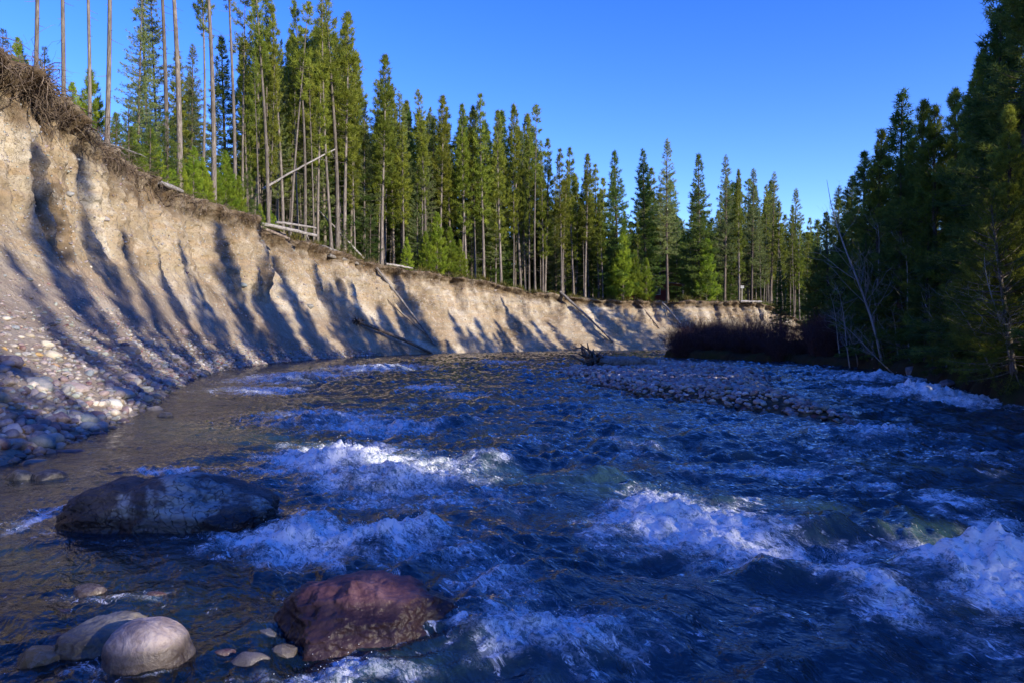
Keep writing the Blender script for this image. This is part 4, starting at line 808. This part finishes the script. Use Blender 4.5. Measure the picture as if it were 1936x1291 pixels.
for px, py, H, lb in [(1760,712,4.2,'overhanging bright green pine bough tree at the water'), (1830,735,4.6,'low spreading pine trailing over the dark bank'), (1905,765,5.0,'low pine at the photo edge above the water'), (1710,703,3.2,'small green pine left of the overhanging one'), (1870,752,3.6,'low bright pine between the trailing pine and the photo edge'), (1795,724,3.0,'small pine filling the shore right of the overhanging one'), (1670,697,2.6,'lowest small pine at the foot of the bare sapling'), (1640,694,2.4,'small shaded pine at the upstream shore')]:
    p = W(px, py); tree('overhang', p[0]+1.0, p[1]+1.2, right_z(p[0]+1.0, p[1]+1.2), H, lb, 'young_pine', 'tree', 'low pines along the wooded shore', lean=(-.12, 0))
# forest behind the first row on the right, and along the shore beside the camera (its shadow lies on the river)
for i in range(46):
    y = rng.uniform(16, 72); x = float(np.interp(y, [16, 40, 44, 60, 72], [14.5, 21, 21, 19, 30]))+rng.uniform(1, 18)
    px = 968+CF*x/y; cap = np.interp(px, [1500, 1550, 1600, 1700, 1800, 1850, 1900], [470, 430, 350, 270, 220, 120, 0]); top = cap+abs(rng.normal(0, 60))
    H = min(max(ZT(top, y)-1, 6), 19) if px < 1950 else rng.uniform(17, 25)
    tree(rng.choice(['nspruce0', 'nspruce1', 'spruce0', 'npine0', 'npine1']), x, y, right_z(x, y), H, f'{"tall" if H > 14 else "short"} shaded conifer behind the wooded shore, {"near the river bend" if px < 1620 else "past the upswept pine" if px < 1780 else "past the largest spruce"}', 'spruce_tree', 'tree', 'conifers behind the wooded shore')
sr = np.random.default_rng(2024)
def shore_tree(y, back, H, protos, wid, lb):
    x = float(np.interp(y, RC[:300, 1], RC[:300, 0]))+back
    if y > 11 and x/y < .75: x = .78*y+2
    e = tree(sr.choice(protos), x, y, right_z(x, y), H, lb, 'spruce_tree', 'tree', 'shore conifers shading the river', wid=wid, rz=sr.uniform(0, 6.28)); e.rotation_euler = (0, 0, sr.uniform(0, 6.28))
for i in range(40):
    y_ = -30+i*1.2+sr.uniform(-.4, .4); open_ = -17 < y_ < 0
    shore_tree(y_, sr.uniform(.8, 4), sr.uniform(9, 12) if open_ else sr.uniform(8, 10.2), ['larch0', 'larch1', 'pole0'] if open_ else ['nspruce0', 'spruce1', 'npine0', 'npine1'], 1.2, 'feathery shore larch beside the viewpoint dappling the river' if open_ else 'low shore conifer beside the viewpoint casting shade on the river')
for i in range(12):
    shore_tree(-30+i*4.1+sr.uniform(-1.2, 1.2), 4+sr.uniform(0, 3), sr.uniform(18, 26), ['spruce1', 'spruce0', 'mid2'], .72, 'tall shore conifer beside the viewpoint whose shadow crosses to the bank')
# bare broadleaf saplings on the wooded bank
def bare_tree(seed, H, spread=.5, nbr=16, mat='pale', r0=.05):
    r = np.random.default_rng(seed); n = 9; u = np.linspace(0, 1, n); P = np.stack([.10*H*np.sin(u*2.2+r.uniform(0, 6))*u, .06*H*np.sin(u*3+r.uniform(0, 6))*u, u*H], 1)
    mb = MB(); mb.add(*tubes(P[None], (r0*(1-u)**.8+.006)[None], 6)); br = MB()
    def grow(p, d, L, rad, lvl):
        m = 5; q = [np.array(p)]; dd = np.array(d)
        for _ in range(m-1):
            dd = dd+r.normal(0, .13, 3)+np.array([0, 0, .07]); dd /= np.linalg.norm(dd); q.append(q[-1]+dd*L/(m-1))
        q = np.array(q); br.add(*tubes(q[None], (rad*np.linspace(1, .3, m))[None], 3 if lvl else 4))
        if lvl < 2:
            for _ in range(4 if lvl == 0 else 3):
                i = r.integers(1, m); a = r.normal(size=3); a = dd+a*.6; grow(q[i], a/np.linalg.norm(a), L*r.uniform(.35, .6), rad*.55, lvl+1)
    for i in range(nbr):
        h = r.uniform(.22, .97); p = np.array([np.interp(h, u, P[:, k_]) for k_ in range(3)]); a = r.uniform(0, 6.28); d = np.array([math.cos(a)*spread*1.6, math.sin(a)*spread*1.6, .75]); grow(p, d/np.linalg.norm(d), H*r.uniform(.14, .30)*(1.15-h*.6), max(.008, r0*.4*(1.1-h)), 0)
    return mb.mesh('trunk', M[mat]), br.mesh('branches', M[mat])
BT = [bare_tree(s, 8, .5, 18, 'pale', .055) for s in (1, 2, 3)]
for px, py, pxt, pyt, dz, lb in [(1668,694,1598,330,0,'leaning pale bare sapling with forked top over the water'), (1650,692,1640,420,1,'thin bare sapling behind the leaning one'), (1720,700,1690,450,1.5,'bare pale stem among dark boughs'), (1925,690,1800,380,0,'long pale bare stem arching towards the river'), (1830,700,1790,470,.5,'pale many-branched bare sapling in front of dark spruce'), (1936,700,1925,430,.3,'bare stem at the photo edge'), (1610,690,1570,540,1,'low spreading leafless shrub stem by the red shrubs'), (1690,700,1560,600,.3,'low bare branch reaching over the water')]:
    Y = W(px, py+10)[1]+.8+dz; x = AT(px, Y); z = right_z(x, Y); L = math.hypot(ZT(pyt, Y)-z, AT(pxt, Y)-x); e = obj('bare_sapling', None, None, (x, Y, z-.05), (0, math.atan2(AT(pxt, Y)-x, ZT(pyt, Y)-z), 0), (L/8,)*3); b = BT[int(rng.integers(3))]
    obj('trunk', b[0], e); obj('branches', b[1], e); tag(e, lb, 'sapling', 'bare saplings on the wooded bank')
br_ = np.random.default_rng(77)
for i in range(11):
    Y = 20+i*2.2+br_.uniform(-.6, .6); x = float(np.interp(Y, RC[:300, 1], RC[:300, 0]))+br_.uniform(.2, .9); z = right_z(x, Y)
    e = obj('twiggy_shrub', None, None, (x, Y, z-.05), (br_.normal(0, .15), -br_.uniform(.1, .55), br_.uniform(-.5, .5)), (br_.uniform(.45, .7),)*2+(br_.uniform(.28, .5),)); b = BT[i % 3]
    obj('trunk', b[0], e); obj('branches', b[1], e); tag(e, f'leafless twiggy shrub on the wooded shore, {ordn[i]} counting upstream from the photo edge', 'shrub', 'twiggy shrubs on the wooded shore')
# red willow shrubs
def willow(seed):
    r = np.random.default_rng(seed); n = 170; u = np.linspace(0, 1, 6)[None]
    a = r.uniform(0, 6.28, n); ro = r.uniform(0, .5, n); L = r.uniform(1.0, 2.3, n); tilt = np.abs(r.normal(0, .42, n)); cv = r.normal(0, .25, n)
    rr = ro[:, None]+np.sin(tilt)[:, None]*L[:, None]*u+cv[:, None]*u*u*.5; zz = np.cos(tilt)[:, None]*L[:, None]*u
    wob = r.normal(0, .05, (n, 6))*u
    P = np.stack([np.cos(a)[:, None]*rr+wob, np.sin(a)[:, None]*rr-wob, zz-.1], -1); mb = MB(); mb.add(*tubes(P, .010*(1-.8*u)+0*L[:, None], 3))
    k_ = 5; bi = np.repeat(np.arange(n), k_); j = r.integers(2, 6, n*k_); p0 = P[bi, j]; d = P[bi, 5]-P[bi, 0]; d /= np.linalg.norm(d, axis=1, keepdims=True); d = d+r.normal(0, .4, d.shape); l2 = r.uniform(.2, .6, len(bi))
    tw = p0[:, None]+d[:, None]*l2[:, None, None]*np.linspace(0, 1, 3)[None, :, None]; tm = MB(); tm.add(*tubes(tw, np.array([[.006, .0045, .002]])+0*l2[:, None], 3))
    return mb.mesh('stems', M['willow']), tm.mesh('twigs', M['willow'])
WL = [willow(s) for s in range(3)]
wline = RC[(RC[:, 1] > 41.5) & (RC[:, 1] < 62.5)]
for i in range(46):
    p = wline[int(rng.integers(len(wline)))]; o = rng.uniform(.1, 5.5); x = p[0]+o*.95; y = p[1]+o*.35+rng.normal(0, .5)
    e = obj('willow_shrub', None, None, (x, y, right_z(x, y)), (0, 0, rng.uniform(0, 6.28)), (rng.uniform(.8, 1.2),)*2+(rng.uniform(.65, 1.15),)); b = WL[i % 3]
    obj('stems', b[0], e); obj('twigs', b[1], e); tag(e, f'leafless red willow shrub {"at the open tip" if y > 55 else "in the middle" if y > 49 else "at the wooded end"} of the thicket, {"front row" if o < 1.6 else "second row" if o < 3.4 else "back row"}', 'shrub', 'red willow shrubs on the point')
# ------------------------------------------------------------------ roots, sod and undergrowth on the rim
def roots():
    r = np.random.default_rng(5); mb = MB(); c0 = bank_px(2, 130)[0]-40; c1 = bank_px(500, 440)[0]+4; 
    for (cnt_, lo, hi, rad, seg) in ((1500, .5, 2.2, .013, 9), (260, .8, 2.6, .034, 10)):
        fs = c0+(c1-c0)*r.uniform(0, 1, cnt_)**1.15; thick = np.interp(fs, [c0, c0+70, c0+150, c1], [1.25, 1.1, .75, .55])
        P0, N0 = bank_at(fs, (1-r.uniform(0, .11, cnt_)+.12)/1.12*(NT-1)); d = N0+np.stack([0*fs, 0*fs, r.uniform(-.6, .7, cnt_)], 1)+r.normal(0, .55, (cnt_, 3)); d /= np.linalg.norm(d, axis=1, keepdims=True)
        L = r.uniform(lo, hi, cnt_)*thick; P = [P0-N0*.1]
        out = N0*np.array([1, 1, 0]); out /= np.linalg.norm(out, axis=1, keepdims=True)
        for i in range(seg-1):
            d = d+r.normal(0, .42, (cnt_, 3))+np.array([0, 0, -.22]); d /= np.linalg.norm(d, axis=1, keepdims=True); P.append(P[-1]+d*(L/(seg-1))[:, None])
        P = np.stack(P, 1); mb.add(*tubes(P, rad*r.uniform(.5, 1.3, (cnt_, 1))*np.linspace(1, .25, seg)[None], 4))
    # thin sparse roots further along the rim
    fs = np.random.default_rng(6).uniform(c1, bank_px(1440, 572)[0], 700); m_ = len(fs); P0, N0 = bank_at(fs, (1-r.uniform(.0, .07, m_)+.12)/1.12*(NT-1)); d = N0*.6+r.normal(0, .5, (m_, 3)); P = [P0]
    for i in range(6):
        d = d+r.normal(0, .4, (m_, 3))+np.array([0, 0, -.3]); d /= np.linalg.norm(d, axis=1, keepdims=True); P.append(P[-1]+d*r.uniform(.08, .17, (m_, 1)))
    mb.add(*tubes(np.stack(P, 1), .016*np.linspace(1, .3, 7)[None]+np.zeros((m_, 1)), 3))
    tag(obj('hanging_roots', mb.mesh('hanging_roots', M['root'])), 'tangle of brown roots hanging from the rim of the bank', kind='stuff')
roots()
def undergrowth():
    r = np.random.default_rng(8); n = 5200; fs = r.uniform(100, 1190, n); o = np.abs(r.exponential(1.1, n)); i = fs.astype(int); L0 = LIP[i]; dv = np.stack([CS[i, 2]-CS[i, 0], CS[i, 3]-CS[i, 1]], 1); dv /= np.linalg.norm(dv, axis=1, keepdims=True)
    P = np.stack([L0[:, 0]+dv[:, 0]*o, L0[:, 1]+dv[:, 1]*o, np.zeros(n)], 1); P[:, 2] = top_z(P[:, 0], P[:, 1], L0[:, 2], o)
    clump = n2(P[:, 0]/1.6, P[:, 1]/1.6, 77); h = np.clip(.25+.8*clump, .1, .95)
    V, F = needles(P+np.array([0, 0, .0]), np.tile([0, 0, 1.0], (n, 1)), .30, 9, .5, .016, r)
    sc_ = np.repeat(h/.30, 27); base = np.repeat(P, 27, 0); V = base+(V-base)*sc_[:, None]
    k_ = (clump > .0)[:, None]&np.ones((1, 9), bool); F1 = F[k_.ravel()]; F2 = F[~k_.ravel()]
    tag(obj('rim_grass', mesh('rim_grass', V, F2, M['young'], False)), 'grass and moss growing along the rim', kind='stuff')
    tag(obj('rim_undergrowth', mesh('rim_undergrowth', V, F1, M['rust'], False)), 'low rusty green undergrowth behind the rim', kind='stuff')
undergrowth()
# ------------------------------------------------------------------ logs
def log(name, p0, p1, r0, r1, mat, label, bend=.1, stubs=4, rootball=False, group=None, cat='log', seed=0):
    r = np.random.default_rng(seed+int(abs(p0[0])*100)); p0 = np.array(p0, float); p1 = np.array(p1, float); n = 12; u = np.linspace(0, 1, n)[:, None]; L = np.linalg.norm(p1-p0)
    w = np.cross(p1-p0, [0, 0, 1.0]); w /= np.linalg.norm(w)+1e-9; up = np.cross(w, (p1-p0)/L)
    P = p0+(p1-p0)*u+(w*r.normal(0, .5)+up*.6)*bend*np.sin(u*math.pi)+r.normal(0, .012, (n, 3)); rad = (r0+(r1-r0)*u[:, 0])*(1+.06*r.normal(size=n))
    e = obj(name, None, None, tuple(p0)); mb = MB(); V, F = tubes((P-p0)[None], rad[None], 9); mb.add(V, F); mb.add(V[:9], [list(range(9))]); mb.add(V[-9:], [list(range(8, -1, -1))]); obj('stem', mb.mesh('stem', M[mat]), e)
    if stubs:
        sb = MB()
        for _ in range(stubs):
            i = r.uniform(.25, .98); c = p0+(p1-p0)*i-p0; d = r.normal(size=3); d -= (d @ (p1-p0))*(p1-p0)/L**2; d /= np.linalg.norm(d); d = d+.4*(p1-p0)/L; l = r.uniform(.2, .7)*min(1.5, L/5); q = np.stack([c, c+d*l*.5, c+d*l+r.normal(0, .06, 3)]); sb.add(*tubes(q[None], np.array([[.25, .18, .07]])*r0*.8, 4))
        obj('branch_stubs', sb.mesh('branch_stubs', M[mat]), e)
    if rootball:
        rb = MB()
        for _ in range(26):
            d = r.normal(size=3); d /= np.linalg.norm(d); d = d-.3*(p1-p0)/L; q = [np.zeros(3)]
            for _ in range(4): d = d+r.normal(0, .45, 3); d /= np.linalg.norm(d); q.append(q[-1]+d*r0*r.uniform(.5, 1.2))
            rb.add(*tubes(np.array(q)[None], (r0*.34*np.linspace(1, .25, 5))[None], 5))
        V, F = stone_shape(2, 5); rb.add(V*r0*1.5, F); obj('root_ball', rb.mesh('root_ball', M['root']), e)
    return tag(e, label, cat, group)
def LPT(px, py, off=.1, dY=None):
    k_ = bank_px(px, py); return BG[k_]+BN[k_]*off
def AIR(px, py, Y): return np.array([AT(px, Y), Y, ZT(py, Y)])
lg = 'fallen logs on the eroded bank'
log('fallen_log', LPT(712,508,.2), LPT(822,655,.14), .13, .08, 'log', 'long pale log sliding down the slope to the water', .1, 5, group=lg)
log('fallen_log', LPT(672,612,.3), LPT(815,668,.12), .17, .11, 'blog', 'brown log with upturned roots lying at the foot of the slope', .1, 4, True, group=lg)
log('fallen_log', LPT(712,545,.08), LPT(812,640,.10), .055, .03, 'blog', 'thin dark crooked pole beside the long pale log', -.3, 5, group=lg)
log('fallen_log', LPT(1062,543,.3), LPT(1158,648,.12), .17, .10, 'log', 'thick grey log tilting down the far slope', .1, 6, group=lg)
log('fallen_log', LPT(1200,570,.15), LPT(1245,622,.08), .13, .08, 'blog', 'dark pole on the far slope below the young pines', .1, 3, group=lg)
log('fallen_log', LPT(1252,574,.15), LPT(1293,622,.1), .14, .1, 'log', 'short grey log on the slope below the cabin', .1, 3, group=lg)
Yl = lip_Y(500)
log('fallen_log', AIR(494,424,Yl-.2), AIR(600,447,lip_Y(600)-4.5), .16, .13, 'log', 'thick grey log with splintered root end on the rim', .05, 2, False, group=lg)
log('fallen_log', AIR(522,421,Yl+1.2), AIR(598,432,lip_Y(598)-1.5), .11, .08, 'log', 'grey log lying behind the thick splintered one', .05, 3, group=lg)
log('fallen_log', AIR(492,430,Yl-1.2), AIR(548,453,lip_Y(548)-3.5), .13, .11, 'blog', 'dark short log jutting from the rim by the corner', .02, 1, group=lg)
log('fallen_log', AIR(607,467,lip_Y(610)-.3), AIR(640,478,lip_Y(640)-.3), .20, .16, 'log', 'short pale broken log on the rim', .02, 1, group=lg)
log('fallen_log', AIR(622,483,lip_Y(622)-.6), AIR(688,502,lip_Y(688)-.9), .16, .12, 'log', 'pair-like grey pole lying along the rim edge', .02, 1, group=lg)
log('fallen_log', AIR(730,500,lip_Y(730)+.2), AIR(780,508,lip_Y(780)+.2), .13, .08, 'log', 'pale branch lying on the grassy rim past the poles', .05, 6, group=lg)
log('leaning_pole', AIR(498,358,lip_Y(500)+2.0), AIR(634,284,lip_Y(610)+3.2), .105, .06, 'log', 'pale dead trunk leaning up between the pines', .1, 3, cat='dead trunk')
log('leaning_pole', AIR(688,490,lip_Y(688)+.6), AIR(600,396,lip_Y(600)+5), .11, .06, 'log', 'thin pale pole sloping down through the pines to the rim', .1, 5, cat='dead trunk')
log('fallen_log', LPT(296,346,.12), LPT(345,362,.12), .15, .12, 'log', 'weathered log end sticking out of the root tangle', .05, 2, group=lg)
log('fallen_log', AIR(196,272,lip_Y(196)+.8), AIR(280,300,lip_Y(280)+.6), .07, .03, 'log', 'thin pale dead branch lying across the rim behind the fourth trunk', .1, 8, group=lg)
log('fallen_log', LPT(1398,572,.2), LPT(1440,570,.2), .16, .12, 'log', 'pale log lying on the rim at the far end', .02, 1, group=lg)
p0 = W(1122,694, .25); p1 = W(1238,692, .25)
log('driftwood_log', (p0[0], p0[1], .50), (p1[0], p1[1]-.3, .42), .30, .20, 'log', 'driftwood log with upturned stub stranded on the gravel bar', .08, 4, True, cat='driftwood')
p0 = W(1185,683, .2); p1 = W(1250,684, .2)
log('driftwood_branch', (p0[0], p0[1], .2), (p1[0], p1[1], .3), .12, .05, 'blog', 'dark branched snag in the water behind the driftwood log', .1, 12, cat='driftwood')
# ------------------------------------------------------------------ cabin and board
def cabin():
    x, y = 18.6, 101.0; z = plateau_z(x, y)-.1; e = obj('cabin', None, None, (x, y, z), (0, 0, R(-14))); tag(e, 'small dark red cabin with porch among the trees', 'cabin')
    m = MB(); box(m, (0, 0, 1.25), (5, 5, 2.5)); obj('wall', m.mesh('wall', M['redwall'], False), e)
    m = MB(); m.add([[-2.5,-2.5,2.5],[2.5,-2.5,2.5],[0,-2.5,4.1],[-2.5,2.5,2.5],[2.5,2.5,2.5],[0,2.5,4.1]], [[0,1,2],[5,4,3]]); obj('gable', m.mesh('gable', M['redwall'], False), e)
    for s in (-1, 1):
        m = MB(); box(m, (s*1.5, 0, 3.32), (3.55, 5.9, .14), 0, 0, s*math.atan2(1.6, 2.5)); obj('roof_slope', m.mesh('roof_slope', M['shingle'], False), e)
    m = MB(); box(m, (3.6, -.3, 2.45), (2.6, 5.2, .12), 0, 0, .16); obj('porch_roof', m.mesh('porch_roof', M['shingle'], False), e)
    for yy in (-2.5, 0, 2.0):
        m = MB(); box(m, (4.6, yy, 1.13), (.16, .16, 2.26)); obj('porch_post', m.mesh('porch_post', M['post'], False), e)
    for i in range(16):
        m = MB(); box(m, (-2.35+i*.313, -2.525, 1.25), (.28, .05, 2.44)); obj('board', m.mesh('board', M['redwall'], False), e)
    for xx in (-1.2, 1.2):
        m = MB(); box(m, (xx, -2.57, 1.5), (1.1, .07, 1.1)); w = obj('window', m.mesh('window', M['white'], False), e)
        m = MB(); box(m, (xx, -2.615, 1.5), (.9, .03, .9)); obj('pane', m.mesh('pane', M['pane'], False), w)
cabin()
Yb = 97.; xb = AT(1403, Yb); zb = plateau_z(xb, Yb); e = tag(obj('notice_board', None, None, (xb, Yb, zb)), 'small white board on a post between the far trunks', 'sign')
m = MB(); box(m, (0, 0, ZT(543, Yb)-zb), (.45, .06, .36)); obj('panel', m.mesh('panel', M['white'], False), e); m = MB(); box(m, (0, .08, (ZT(543, Yb)-zb)/2), (.09, .09, ZT(543, Yb)-zb)); obj('post', m.mesh('post', M['post'], False), e)
